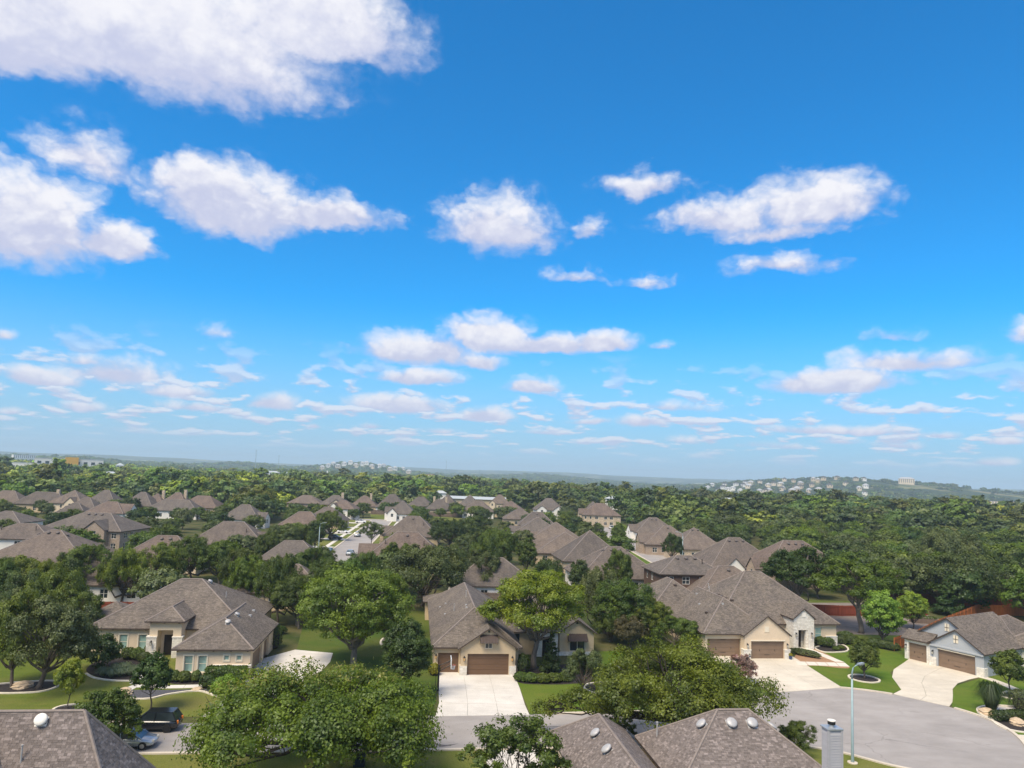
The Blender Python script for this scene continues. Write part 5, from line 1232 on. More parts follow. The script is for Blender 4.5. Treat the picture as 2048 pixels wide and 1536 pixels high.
# side streets with drives and verges
def strip(name, pts, wd_, z, mat):
    P_ = smooth_path(pts, 6); Lq, Rq = [], []
    for i, p in enumerate(P_):
        a, b = Vector(P_[max(i - 1, 0)]), Vector(P_[min(i + 1, len(P_) - 1)]); d = (b - a).normalized(); q = Vector((-d.y, d.x)) * wd_ / 2
        Lq.append(tuple(Vector(p) + q)); Rq.append(tuple(Vector(p) - q))
    return sheet(name, Lq + Rq[::-1], z, mat), Lq, Rq
S1 = [(-43.2, 165), (-45.0, 197), (-48.5, 235), (-53, 280), (-58, 330)]
S2 = [(47, 165), (46, 200), (45, 240), (44.5, 300), (44.5, 400)]
sheet('lawn', [(-70, 160), (-30, 160), (-40, 345), (-85, 345)], 0.006, 'lawn_warm'); sheet('lawn', [(32, 165), (62, 165), (58, 400), (32, 400)], 0.006, 'lawn_green')
for S, x in ((S1, 0), (S2, 1)):
    o, Lq, Rq = strip('road', S, 9.4, 0.012, 'asphalt')
    for path in (Lq, Rq): mb = MB(); sweep(mb, path, 0.5, -0.02, 0.12); structure('kerb', mb, 'concrete_kerb')
    for s_ in (-1, 1):
        off = [(p[0] + s_ * 7.6, p[1]) for p in S]; strip('pavement', off, 1.3, 0.016, 'concrete_pale')
o, Lq, Rq = strip('road', [(-95, 334), (-58, 333), (-30, 331)], 10, 0.018, 'asphalt')
sheet('field', [(-66, 345), (-22, 343), (-24, 372), (-72, 374)], 0.01, 'dirt_field' if 'dirt_field' in MATS else 'lawn_warm')
for i, (x0, y_, x1) in enumerate([(-62, 195, -50), (-64, 215, -52), (-66, 240, -54), (-69, 262, -57), (-72, 288, -60), (-74, 312, -62), (52, 192, 62), (52, 213, 62), (52, 236, 60), (51, 262, 60), (50, 292, 60), (30, 262, 40), (30, 300, 40)]):
    strip('driveway', [(x0, y_), (x1, y_ - 0.6)], 4.6, 0.022, 'concrete_pale')

# ------------------------------------------------------------------ near trees
plant('broad_oak', (-14.0, 57.0), 'massive spreading oak with pale blossom tassels on its crown, across from the pale driveway', 'oak_tree', rz=0.4, scale=1.06)
plant('spread_oak', (15.8, 65.3), 'spreading live oak with dark bent limbs over the street behind the vented roof', 'oak_tree', rz=0.0)
plant('fork_elm', G(1068, 1337), 'lime green tree with forked trunk rising in front of the tan gabled house', 'elm_tree', rz=0.3)
plant_fit('big_elm', 705, 1138, G(708, 1328), 'tall light green elm beside the pale driveway of the cream house', 225, name='elm_tree', rz=1.1)
plant_fit('dense_oak', 808, 1238, G(808, 1398), 'dense dark green oval oak in a stone ring beside the basketball hoop', 108, name='oak_tree')
plant_fit('young_round', 137, 1318, G(137, 1418), 'slim young tree with yellowish leaves on the cream house lawn', 56, leafm='leaf_lime', name='young_tree')
plant_fit('young_round', 305, 1308, G(299, 1420), 'young dark leaved tree with bronze tint behind the black SUV', 82, leafm='leaf_dark', name='young_tree', rz=2.0)
plant_fit('bushy', 228, 1378, (-32.6, 60.5), 'big bushy dark green tree against the edge of the steep brown roof', 138, leafm='leaf_mid', name='bushy_tree', rz=0.5)
plant_fit('live_oak', 140, 1200, G(76, 1377), 'leaning live oak with grey green crown in the oval mulch bed', 190, name='live_oak', leafm='leaf_grey')
plant_fit('live_oak', 18, 1185, G(24, 1376), 'upright oak with dark trunk in the oval bed beside the leaning oak', 130, name='live_oak', leafm='leaf_mid', rz=2.5)
plant_fit('dense_oak', 1728, 1276, G(1728, 1357), 'young cone shaped dark tree in a white ring by the cul-de-sac', 62, name='young_tree', leafm='leaf_mid', rz=1.0)
plant_fit('tall_oak', 1612, 1090, (51.2, 127.0), 'tall dark oak with bare pale trunk behind the white stone house', 150, name='oak_tree')
plant_fit('tall_oak', 1738, 1108, G(1722, 1266), 'tall spreading oak with clear trunk beside the bright young tree', 170, name='oak_tree', rz=2.4, leafm='leaf_oak')
plant_fit('upright', 1763, 1180, G(1765, 1292), 'bright lime upright tree before the cedar fence', 84, name='young_tree')
plant_fit('upright', 1825, 1182, G(1826, 1258), 'smaller bright green tree on the bare grey yard', 62, name='young_tree', rz=2.0)
plant_fit('cedar', 1880, 1158, (84.5, 138), 'dark conical cedar beside the red fence', 58, name='cedar_tree')
plant_fit('live_oak_wide', 1925, 1108, (92, 145), 'wide olive oak spreading over the blue metal carport', 195, name='live_oak')
plant_fit('live_oak_wide', 1895, 1062, (110, 180), 'domed olive grey oak behind the carport oak', 140, name='live_oak', rz=1.5, leafm='leaf_grey')
plant_fit('young_round', 2008, 1300, G(2018, 1388), 'thin leaning young tree beside the blue-grey house window', 74, name='young_tree', rz=0.4, leafm='leaf_mid')
plant_fit('airy', 1030, 1436, (1.2, 51.0), 'airy tree with dark twiggy branches rising beside the vented brown roof', 215, name='airy_tree')
plant_fit('cedar', 1100, 1258, G(1102, 1345), 'narrow dark cedar beside the entry of the tan gabled house', 42, name='cedar_tree', rz=1.0)
plant_fit('live_oak', 1160, 1298, G(1162, 1392), 'small grey green olive tree on the lawn before the gabled house', 84, name='olive_tree', leafm='leaf_grey', rz=0.7)
plant_fit('live_oak', 1590, 1447, (26.6, 65.2), 'bushy green tree between the vented roof and the cul-de-sac', 80, name='bushy_tree', leafm='leaf_mid', rz=1.9)
plant_fit('airy', 1250, 1428, (10.2, 64.0), 'sparse dark shrubby tree behind the notch of the vented roof', 72, name='shrubby_tree', leafm='leaf_dark', rz=0.5)
plant_fit('shrub', 1483, 1308, G(1484, 1366), 'crape myrtle with pink blossom beside the cream driveway', 56, name='crape_myrtle', leafm='leaf_pink', rz=0.5)
plant_fit('cedar', 848, 1497, (-6.1, 50.0), 'lime yellow young conical tree beside the massive oak', 66, name='young_tree', leafm='leaf_young')
plant_fit('young_round', 492, 1352, (-27.4, 72.4), 'lime green sapling at the kerb by the grey gravel bed', 60, name='young_tree', leafm='leaf_young', rz=1.2)
plant_fit('shrub', 200, 1268, G(196, 1338), 'dark broad bush in front of the cream house wall', 84, name='bush', leafm='leaf_dark', rz=1.0, cat='shrub')
# trees behind the first row of houses: px, py of top, height, width px, kind, leaf
BACK = [(40,1178,8,120,'live_oak','leaf_grey'),(120,1140,9,130,'live_oak_wide','leaf_mid'),(10,1120,8.5,110,'live_oak','leaf_mid'),(60,1142,8,110,'live_oak_wide','leaf_olive'),(150,1180,7,100,'live_oak','leaf_elm'),
 (170,1093,9,108,'live_oak','leaf_mid'),(250,1098,9,90,'live_oak_wide','leaf_oak'),(325,1086,9,95,'live_oak','leaf_oak'),(390,1072,9,95,'live_oak_wide','leaf_mid'),(445,1082,8.5,85,'live_oak','leaf_mid'),(485,1098,8.5,85,'live_oak_wide','leaf_mid'),
 (45,1112,8,110,'live_oak','leaf_oak'),(100,1122,8,80,'live_oak_wide','leaf_oak'),(545,1064,8.5,60,'live_oak','leaf_mid'),(505,1112,8.5,90,'live_oak','leaf_oak'),(565,1112,10,95,'live_oak_wide','leaf_mid'),(620,1097,9,95,'live_oak','leaf_mid'),(655,1118,9,85,'big_elm','leaf_mid'),
 (735,1105,9,85,'live_oak_wide','leaf_mid'),(790,1085,8.5,80,'live_oak','leaf_mid'),(850,1092,10.5,180,'live_oak_wide','leaf_olive'),(905,1090,9,90,'live_oak','leaf_olive'),(700,1120,8.5,90,'live_oak_wide','leaf_elm'),(600,1150,7.5,110,'big_elm','leaf_mid'),(602,1168,6.5,70,'tall_oak','leaf_dark'),
 (780,1140,9.5,90,'tall_oak','leaf_mid'),(955,1100,9,90,'live_oak','leaf_olive'),(985,1062,10,90,'live_oak_wide','leaf_mid'),(1010,1056,9.5,80,'live_oak','leaf_mid'),(1055,1074,9,46,'upright','leaf_mid'),(960,1064,9,75,'live_oak','leaf_olive'),(1095,1118,8,70,'live_oak_wide','leaf_dark'),
 (1160,1118,7.5,46,'upright','leaf_dark'),(1232,1098,9.5,66,'live_oak','leaf_mid'),(1200,1138,9.5,100,'live_oak_wide','leaf_grey'),(1248,1160,8.7,140,'big_elm','leaf_mid'),(1300,1195,6.5,100,'live_oak','leaf_oak'),(1345,1232,4.8,95,'live_oak','leaf_mid'),(1222,1225,4.2,75,'live_oak_wide','leaf_mid'),(1265,1232,4.6,70,'live_oak','leaf_bronze'),(1228,1172,8.0,60,'upright','leaf_elm'),
 (905,1040,9,85,'live_oak_wide','leaf_dark'),(955,1032,9.5,80,'live_oak','leaf_dark'),(745,1043,7.5,52,'airy','leaf_olive'),(1342,1066,8.5,48,'live_oak','leaf_dark'),(1180,1045,7,62,'live_oak','leaf_olive'),(1238,1043,9,32,'upright','leaf_elm'),(575,1048,8.5,84,'live_oak','leaf_olive'),(605,1050,8,60,'live_oak_wide','leaf_mid'),(632,1040,8.5,44,'upright','leaf_dark'),(668,1022,9.5,68,'live_oak','leaf_mid'),
 (1700,1060,9,110,'live_oak','leaf_elm'),(1760,1040,9,110,'live_oak_wide','leaf_elm'),(1640,1062,8,80,'live_oak','leaf_grey'),(1830,1045,8,90,'live_oak','leaf_mid'),(2020,1045,9,100,'live_oak','leaf_yellow'),(2030,1080,8,110,'live_oak_wide','leaf_grey'),(1980,1075,9,70,'tall_oak','leaf_dark'),(1620,1040,9,90,'live_oak_wide','leaf_mid'),(1730,1098,7,70,'upright','leaf_grey'),(1815,1100,6,30,'shrub','leaf_yellow')]
KINDW = {'leaf_grey': 'grey green', 'leaf_mid': 'mid green', 'leaf_olive': 'olive', 'leaf_elm': 'light green', 'leaf_oak': 'warm green', 'leaf_dark': 'dark green', 'leaf_bronze': 'bronze tinted', 'leaf_yellow': 'yellow flowering'}
SHAPEW = {'live_oak': 'open crowned live oak', 'live_oak_wide': 'broad domed live oak', 'big_elm': 'tall rounded elm', 'tall_oak': 'long trunked oak', 'upright': 'narrow upright tree', 'airy': 'thin crowned tree', 'shrub': 'low bush'}
TREES = []
STOP = 'with and by in a of its the on at beside behind to under over one two between before facing'.split()
def nick(xy):
    """Short name of the nearest house, for saying which tree is meant."""
    n = min(NAMED, key=lambda n: math.hypot(n[0][0] - xy[0], n[0][1] - xy[1])); l = n[1].replace(',', '').split()[:6]
    while l[-1] in STOP: l.pop()
    return ('behind the ' if xy[1] > n[0][1] + 6 else 'in front of the ' if xy[1] < n[0][1] - 6 else 'beside the ') + ' '.join(l)
for i, (px, py, h, wpx, key, lf) in enumerate(BACK):
    xy = G(px, py, h); TREES.append(xy)
    plant_fit(key, px, py, xy, '%s %s %s' % (KINDW[lf], SHAPEW[key], nick(xy)), wpx, leafm=lf, name='live_oak' if 'oak' in key else 'tree', rz=i * 1.7, group='trees among the houses')

# ------------------------------------------------------------------ shrubs, boulders, grasses
for px, py, lab in ((256, 1318, 'clipped round shrub under the teal windows of the cream house'), (274, 1319, 'clipped round shrub under the teal windows of the cream house')):
    bush('round_shrub', G(px, py), 0.85, 0.8, 1.35, lab, 'leaf_hedge', group='twin ball shrubs under the windows')
for px, py in ((348, 1363), (368, 1364), (392, 1363)): bush('round_shrub', G(px, py), 0.7 if px < 380 else 0.5, 0.65, 1.15, 'small yellow green ball shrub along the cream garage wall', 'leaf_hedge', group='ball shrubs along the garage wall')
bush('hedge', G(452, 1361), 2.15, 0.75, 1.45, 'long clipped hedge under the two small square windows', 'leaf_mid', rad(7), 5200, 0.12, 0.8, cat='hedge')
for px, py in ((414, 1375), (431, 1383), (473, 1375)): bush('clipped_shrub', G(px, py), 0.75, 0.7, 1.25, 'dark barrel shaped shrub in the grey gravel bed', 'leaf_dark', box=0.4, group='barrel shrubs in the gravel bed')
bush('topiary', G(525, 1303), 0.95, 0.9, 2.3, 'rounded cone topiary shrub at the garage corner, the front one', 'leaf_hedge', n=3000, box=0.25); bush('topiary', G(546, 1296), 1.0, 0.95, 2.6, 'taller rounded cone topiary shrub behind its twin', 'leaf_hedge', n=3000, box=0.25)
bush('shrub', G(551, 1268), 1.6, 1.0, 1.2, 'low dark shrub behind the cone topiaries', 'leaf_dark', n=2400)
bush('shrub', G(302, 1312), 0.95, 0.9, 1.5, 'soft rounded grey green shrub beside the entry columns', 'leaf_grey'); bush('shrub', G(288, 1322), 0.9, 0.8, 1.0, 'small tan green shrub by the front walk', 'leaf_olive')
for i, (px, py) in enumerate(((205, 1352), (222, 1354), (240, 1352), (258, 1350), (232, 1344), (250, 1342), (270, 1348))): tuft('ornamental_grass', G(px, py), 1.0, 0.9, 'blue grey clump of ornamental grass in the mulch bed', group='ornamental grass clumps')
for i, (px, py, r_, lab) in enumerate(((45, 1375, 1.05, 'flat tan boulder between the two leaning oaks'), (250, 1387, 0.95, 'tan boulder at the tip of the grey gravel bed'), (394, 1381, 0.6, 'small pale boulder in the grey gravel bed'), (455, 1390, 0.85, 'pale rounded boulder beside the barrel shrubs'),
     (1974, 1428, 1.0, 'tan boulder in the white gravel bed'), (2034, 1448, 1.0, 'squared tan boulder beside the low hedge'), (1880, 1206, 0.7, 'grey boulder by the fence') )): boulder(G(px, py), r_, r_ * 0.75, lab, i + 3)
for i, (px, py, rx) in enumerate(((1042, 1362, 0.9), (1062, 1364, 1.0), (1085, 1365, 1.0), (1108, 1364, 0.9), (1130, 1362, 0.9))): bush('shrub', G(px, py), rx, 0.8, 1.0, 'low leafy shrub along the front bed of the tan gabled house', 'leaf_mid', group='front bed shrubs of the gabled house')
bush('shrub', G(1046, 1346), 0.8, 0.8, 2.2, 'dark upright shrub beside the brown garage door', 'leaf_dark', n=2200); bush('shrub', G(868, 1350), 0.7, 0.7, 1.3, 'yellow green shrub at the corner of the third garage door', 'leaf_yellow')
bush('shrub', G(1640, 1292), 0.9, 0.8, 1.35, 'yellow green shrub under the white stone house windows', 'leaf_hedge'); bush('shrub', G(1655, 1294), 1.1, 0.9, 1.35, 'green rounded shrub under the white stone house windows', 'leaf_elm')
bush('juniper', G(1610, 1312), 2.2, 0.7, 0.9, 'spreading grey green juniper beside the paver walk', 'leaf_grey', rad(-45), 2600)
for px, py in ((1672, 1300), (1682, 1298)): bush('shrub', G(px, py), 0.5, 0.5, 0.5, 'tiny green shrub in the corner mulch bed', 'leaf_mid', n=700, group='tiny shrubs in the corner bed')
for i, (px, py, rx) in enumerate(((1680, 1288, 1.3), (1700, 1288, 1.4), (1690, 1280, 1.4))): bush('shrub', G(px, py), rx, 1.0, 1.3, 'loose olive shrub along the white stone house side yard', 'leaf_olive', group='side yard shrubs', n=2400)
for i, (px, py, rx) in enumerate(((1750, 1292, 1.2), (1770, 1297, 1.3), (1785, 1300, 1.1))): bush('shrub', G(px, py), rx, 0.9, 1.1, 'loose grey green shrub against the end of the cedar fence', 'leaf_olive', group='fence end shrubs', n=2400)
tuft('spiky_shrub', G(1983, 1424), 2.0, 2.9, 'dark spiky fountain shaped shrub in the white gravel bed', 'leaf_dark', 900, cat='shrub')
bush('hedge', G(2026, 1440), 2.4, 0.7, 0.9, 'low dark clipped hedge beside the cul-de-sac', 'leaf_dark', rad(10), 3000, 0.11, 0.7, cat='hedge'); bush('shrub', G(2046, 1420), 1.2, 1.2, 2.0, 'grey green clipped shrub at the front of the blue-grey house', 'leaf_grey', n=2600, box=0.4)
# clay pots by the garage and porch
for px, py, mt, lab in ((1498, 1318, 'pot_blue', 'small blue flower pot by the stone pier between the garage doors'), (1581, 1319, 'pot_blue', 'blue flower pot with yellow flowers by the stone pier near the porch'), (1613, 1292, 'iron_black', 'tall black planter on the white porch')):
    x, y = G(px, py); r = thing('planter', (x, y, 0), 0, lab, 'planter'); k = 1.5 if mt == 'iron_black' else 1.0
    mb = MB(); mb.lathe([(0.17 * k, 0), (0.25 * k, 0.42 * k), (0.28 * k, 0.45 * k), (0.24 * k, 0.46 * k)], 12); mb.build('pot', mt, r)
    link('flowers', bush_mesh(int(px), 0.26 * k, 0.26 * k, 0.4 * k, 220, 0.09, 'leaf_yellow' if px == 1581 else 'leaf_bronze'), r, (0, 0, 0.42 * k))

# ------------------------------------------------------------------ street furniture
def street_lamp(xy, h, arm, label, rz=0.0):
    r = thing('street_lamp', (*xy, 0), rz, label, 'street lamp')
    mb = MB(); mb.lathe([(0.42, -0.1), (0.42, 0.08), (0.3, 0.1)], 14); mb.build('base', 'concrete_kerb', r)
    mb = MB(); mb.tube([(0, 0, 0), (0, 0, 0.25), (0, 0, h - 1.2)], [0.16, 0.13, 0.085], 10); mb.build('pole', 'pole_steel', r, True)
    mb = MB(); mb.tube([(0, 0, h - 1.25), (0.02, 0, h - 0.7), (0.2 * arm, 0, h - 0.28), (0.55 * arm, 0, h - 0.08), (arm, 0, h)], [0.075, 0.07, 0.06, 0.055, 0.05], 8); mb.build('arm', 'pole_steel', r, True)
    mb = MB(); mb.obox((arm - 0.05, -0.14, h - 0.05), (0.6, 0, 0.05), (0, 0.28, 0), (0, 0, 0.13)); o = mb.build('lamp_head', 'galvanized', r)
    mb = MB(); mb.obox((arm + 0.05, -0.1, h - 0.09), (0.4, 0, 0.03), (0, 0.2, 0), (0, 0, 0.04)); mb.build('lens', 'lamp_clear', o)
street_lamp(G(1705, 1526), 8.3, 0.75, 'curved steel street lamp on the verge of the cul-de-sac', rad(20))
street_lamp((-52.6, 201), 8.3, 1.4, 'steel street lamp along the side street with parked cars', rad(-10)); street_lamp((51.5, 211), 8.5, 1.6, 'pale street lamp beside the second side street', rad(180))
# basketball hoop
hx, hy = G(876, 1382); hoop = thing('basketball_hoop', (hx, hy, 0), rad(7), 'basketball hoop on a black post beside the pale driveway', 'basketball hoop')
mb = MB(); mb.box(-0.09, 0.09, -0.09, 0.09, -0.1, 2.75); mb.build('post', 'iron_black', hoop)
mb = MB(); mb.tube([(0, 0, 2.7), (1.25, 0, 3.25)], [0.05, 0.05], 6); mb.tube([(0, 0, 2.1), (1.25, 0, 2.75)], [0.05, 0.05], 6); mb.tube([(0.05, 0, 2.35), (1.25, 0, 3.22)], [0.025, 0.025], 6); mb.tube([(-0.28, 0.5, 0.0), (-0.28, 0.5, 2.1), (0, 0, 2.6)], [0.03] * 3, 6); mb.build('arm', 'iron_black', hoop)
mb = MB(); mb.box(1.25, 1.32, -0.9, 0.9, 2.55, 3.6); o = mb.build('backboard', 'board_white', hoop)
mb = MB(); mb.box(1.325, 1.335, -0.3, 0.3, 2.75, 2.79); mb.box(1.325, 1.335, -0.3, 0.3, 3.15, 3.19); mb.box(1.325, 1.335, -0.3, -0.26, 2.79, 3.15); mb.box(1.325, 1.335, 0.26, 0.3, 2.79, 3.15); mb.build('target_square', 'rim_orange', o)
mb = MB(); mb.tube([(1.56 + 0.23 * math.cos(a), 0.23 * math.sin(a), 2.75) for a in [i * math.pi / 9 for i in range(19)]], [0.022] * 19, 6); mb.box(1.3, 1.4, -0.06, 0.06, 2.66, 2.77); mb.build('rim', 'rim_orange', hoop)
mb = MB()
for i in range(14):
    a, b = i * 6.283 / 14, (i + 1.0) * 6.283 / 14
    for s_ in (1, -1): mb.tube([(1.56 + 0.22 * math.cos(a), 0.22 * math.sin(a), 2.74), (1.56 + 0.17 * math.cos(a + s_ * .25), 0.17 * math.sin(a + s_ * .25), 2.52), (1.56 + 0.12 * math.cos(a), 0.12 * math.sin(a), 2.3)], [0.012] * 3, 4, False)
mb.build('net', 'net_white', hoop)
# fences
def fence(pts, h, mat, label, step=2.4, rail=True):
    x0, y0 = pts[0]; r = thing('wood_fence', (x0, y0, 0), 0, label, 'fence'); mb = MB()
    for (a, b) in zip(pts[:-1], pts[1:]):
        a, b = Vector((a[0] - x0, a[1] - y0, 0)), Vector((b[0] - x0, b[1] - y0, 0)); L = (b - a).length; u = (b - a) / L; nv = Vector((-u.y, u.x, 0)); n = max(1, int(L / 0.15))
        for i in range(n): mb.obox(a + u * (L * i / n + 0.004), u * (L / n - 0.008), nv * 0.02, Vector((0, 0, h + random.uniform(-0.015, 0.015))))
        for k in range(int(L / step) + 1):
            pm = MB(); pm.obox(a + u * min(k * step, L - 0.1) - nv * 0.09, u * 0.09, nv * 0.085, Vector((0, 0, h + 0.05))); pm.build('post', mat, r)
        rm = MB()
        for z in (0.35, h - 0.35): rm.obox(a - nv * 0.045 + Vector((0, 0, z)), u * L, nv * 0.04, Vector((0, 0, 0.09)))
        rm.build('rail', mat, r)
    o = mb.build('picket', mat, r); o['kind'] = 'stuff'
fence([G(1788, 1302), G(1830, 1262, 1.9), G(1880, 1238, 1.9), G(1956, 1209, 1.9), G(2050, 1212, 1.9)], 1.9, 'fence_cedar', 'orange cedar fence running back beside the blue-grey house')
fence([(44.5, 134), (62, 133), (80, 137)], 1.9, 'fence_red', 'weathered red board fence behind the tall oaks')
fence([(78, 153), (112, 146)], 1.9, 'fence_red', 'long red board fence behind the cedar and olive oak')
fence([(-66, 112), (-54, 113.5), (-38, 116)], 1.9, 'fence_red', 'rusty red board fence behind the cream stucco house')
fence([(-74, 98), (-60, 100)], 1.8, 'fence_red', 'short red fence behind the oval bed under the oaks')
fence([(-14, 126), (-8, 133), (4, 134)], 1.9, 'fence_grey', 'brown fence behind the rear patio of the gabled house')
fence([(-72, 375), (-24, 373)], 2.2, 'fence_grey', 'dark grey fence beyond the field at the end of the side street')
# carport behind the red fence
cp = thing('carport', (103, 158, 0), rad(-12), 'open carport with pale blue metal roof under the olive oak', 'carport')
mb = MB(); mb.obox((-7, -3.5, 3.1), (14, 0, 0), (0, 7, 0.55), (0, 0, 0.09)); mb.build('roof', 'metal_roof', cp)
for x in (-6.5, 0, 6.5):
    for y in (-3.2, 3.2): mb = MB(); mb.box(x - 0.08, x + 0.08, y - 0.08, y + 0.08, 0, 3.15 + (y + 3.5) * 0.078); mb.build('post', 'iron_black', cp)
# pergola bed and trampoline-like planter in the grey yard
rb = thing('raised_bed', (*G(1848, 1246), 0), rad(-10), 'grey raised planter box on the bare yard', 'planter')
mb = MB(); mb.box(-2.2, 2.2, -0.7, 0.7, 0, 0.75); mb.build('box', 'fence_grey', rb); link('plants', bush_mesh(77, 2.0, 0.6, 0.5, 900, 0.12, 'leaf_mid', 0.5), rb, (0, 0, 0.7))
bn = thing('trash_bin', (-9.6, 99, 0), rad(7), 'blue wheeled bin at the side of the tan gabled house', 'bin')
mb = MB(); mb.obox((-0.3, -0.35, 0), (0.6, 0, 0), (0, 0.7, 0), (0, 0, 1.0)); mb.build('body', 'bin_blue', bn); mb = MB(); mb.box(-0.33, 0.33, -0.4, 0.38, 1.0, 1.08); mb.build('lid', 'bin_blue', bn)

ub = thing('utility_box', (*G(718, 1531), 0), rad(7), 'small dark utility box on the verge under the massive oak', 'utility box')
mb = MB(); mb.box(-0.45, 0.45, -0.4, 0.4, 0, 0.75); mb.build('cabinet', 'box_dark', ub); mb = MB(); mb.obox((-0.5, -0.46, 0.75), (1.0, 0, 0), (0, 0.9, 0.08), (0, 0, 0.06)); mb.build('lid', 'iron_black', ub)
# ------------------------------------------------------------------ cars
def car(loc, rz, paint, label, suv=False, group=None, detail=True):
    r = thing('car', (*loc, 0.0), rz, label, 'car', group); H = 1.72 if suv else 1.45; L = 2.35 if suv else 2.25
    # stations: x, z bottom, z belt, half width at sill, half width at belt
    st = [(-L, 0.50, 0.78, 0.62, 0.70), (-L + 0.12, 0.36, 0.92, 0.80, 0.84), (-L + 0.7, 0.30, 1.0 if suv else 0.92, 0.88, 0.90), (-0.6, 0.28, 1.02 if suv else 0.94, 0.90, 0.91), (0.7, 0.28, 1.02 if suv else 0.93, 0.90, 0.91), (1.15, 0.28, 1.0 if suv else 0.88, 0.90, 0.89), (L - 0.35, 0.30, 0.88 if suv else 0.74, 0.86, 0.82), (L - 0.06, 0.36, 0.72 if suv else 0.62, 0.76, 0.70), (L, 0.48, 0.62 if suv else 0.56, 0.60, 0.56)]
    mb = MB(); n = 8
    for x, zb, zt, ws, wb in st:
        zm = (zb + zt) / 2; mb.v += [(x, -ws * 0.92, zb), (x, -ws, zb + 0.12), (x, -wb * 1.01, zm + 0.1), (x, -wb * 0.94, zt), (x, wb * 0.94, zt), (x, wb * 1.01, zm + 0.1), (x, ws, zb + 0.12), (x, ws * 0.92, zb)]
    for i in range(len(st) - 1):
        for j in range(n): a, b = i * n + j, i * n + (j + 1) % n; mb.f.append((a, b, b + n, a + n)); mb.m.append(0)
    mb.f.append(tuple(range(n - 1, -1, -1))); mb.f.append(tuple((len(st) - 1) * n + j for j in range(n))); mb.m += [0, 0]
    body = mb.build('body', paint, r, True)
    zb = 1.0 if suv else 0.92; xr = -L + (0.12 if suv else 0.55); xf = 1.25; xr2 = -L + (0.55 if suv else 1.15); xf2 = 0.35
    base = [(xr, -0.84), (xf, -0.82), (xf, 0.82), (xr, 0.84)]; topp = [(xr2, -0.64), (xf2, -0.64), (xf2, 0.64), (xr2, 0.64)]
    rm = MB(); rm.prism(ccw([(xr2 - 0.06, -0.64), (xf2 + 0.05, -0.64), (xf2 + 0.05, 0.64), (xr2 - 0.06, 0.64)]), H - 0.05, H); rm.build('roof_panel', paint, r)
    for i, nm in enumerate(('side_window', 'windshield', 'side_window', 'rear_window')):
        a, b = base[i], base[(i + 1) % 4]; c_, d = topp[(i + 1) % 4], topp[i]; g_ = MB(); g_.face([(*a, zb - 0.03), (*b, zb - 0.03), (*c_, H - 0.05), (*d, H - 0.05)]); g_.build(nm, 'glass_dark' if suv else 'glass_sky', r)
    for (a, d) in list(zip(base, topp)) + [((-0.35, s_ * 0.85), (-0.42, s_ * 0.655)) for s_ in (-1, 1)]:
        pm = MB(); pm.tube([(*a, zb - 0.04), (*d, H - 0.03)], [0.05, 0.045], 5); pm.build('pillar', paint, r)
    for x in (-L * 0.62, L * 0.62):
        for s_ in (-1, 1):
            w_ = MB(); R_ = 0.37 if suv else 0.33
            w_.tube([(x, s_ * 0.70, R_), (x, s_ * 0.93, R_)], [R_, R_], 18); o = w_.build('wheel', 'tyre', r)
            if detail: w_ = MB(); w_.tube([(x, s_ * 0.90, R_), (x, s_ * 0.945, R_)], [R_ * 0.62, R_ * 0.55], 12); w_.build('rim', 'rim' if not suv else 'iron_black', o)
    if detail:
        for s_ in (-1, 1):
            w_ = MB(); w_.box(L - 0.16, L - 0.02, s_ * 0.55 - 0.14, s_ * 0.55 + 0.14, 0.58, 0.72); w_.build('headlight', 'lamp_clear', r)
            w_ = MB(); w_.box(-L - 0.01, -L + 0.13, s_ * 0.66 - 0.09, s_ * 0.66 + 0.09, 0.75, 1.0); w_.build('tail_light', 'lamp_orange' if suv else 'lamp_red', r)
            w_ = MB(); w_.box(0.85, 1.0, s_ * 1.0 - 0.08, s_ * 1.0 + 0.08, zb, zb + 0.13); w_.build('mirror', paint, r)
        w_ = MB(); w_.box(-1.0, 1.0, -0.955, -0.935, 0.45, 0.49); w_.build('side_trim', 'rim', r)
    return r
car(G(305, 1459), rad(187), 'paint_black', 'black SUV with roof rails parked at the far kerb behind the bushy tree', True)
car((-31.2, 61.9), rad(8), 'paint_silver', 'silver blue car parked across from the SUV under the oak branches')
car((35.4, 56.6), rad(20), 'paint_silver', 'pale blue car of which only the roof shows beside the cul-de-sac')
for i, (x, y, rz, pt, lab, sv) in enumerate([(-43.0, 198, 92, 'paint_silver', 'silver car driving along the side street with parked cars', False), (-52.4, 251, 95, 'paint_silver', 'pale blue pickup parked along the side street kerb', True), (-60, 262, 5, 'paint_white', 'white car on the second drive of the side street', False), (-64, 312, 8, 'paint_white', 'white SUV on the last drive of the side street', True), (-48.0, 272, 92, 'paint_white', 'white car parked at the kerb under the thin crowned tree', False),
    (-49.6, 201, 95, 'paint_blue', 'blue car at the lower end of the side street', False), (-57, 238, 4, 'paint_black', 'dark car on a drive beside the side street', True), (47.5, 330, 90, 'paint_white', 'white car on the second side street before the twin gabled house', True), (41.8, 345, 90, 'paint_white', 'white van at the far kerb of the second side street', True), (49.0, 318, 88, 'paint_blue', 'teal blue car near the tan stone two storey house', False)]):
    car((x, y), rad(rz), pt, lab, sv, None, False)

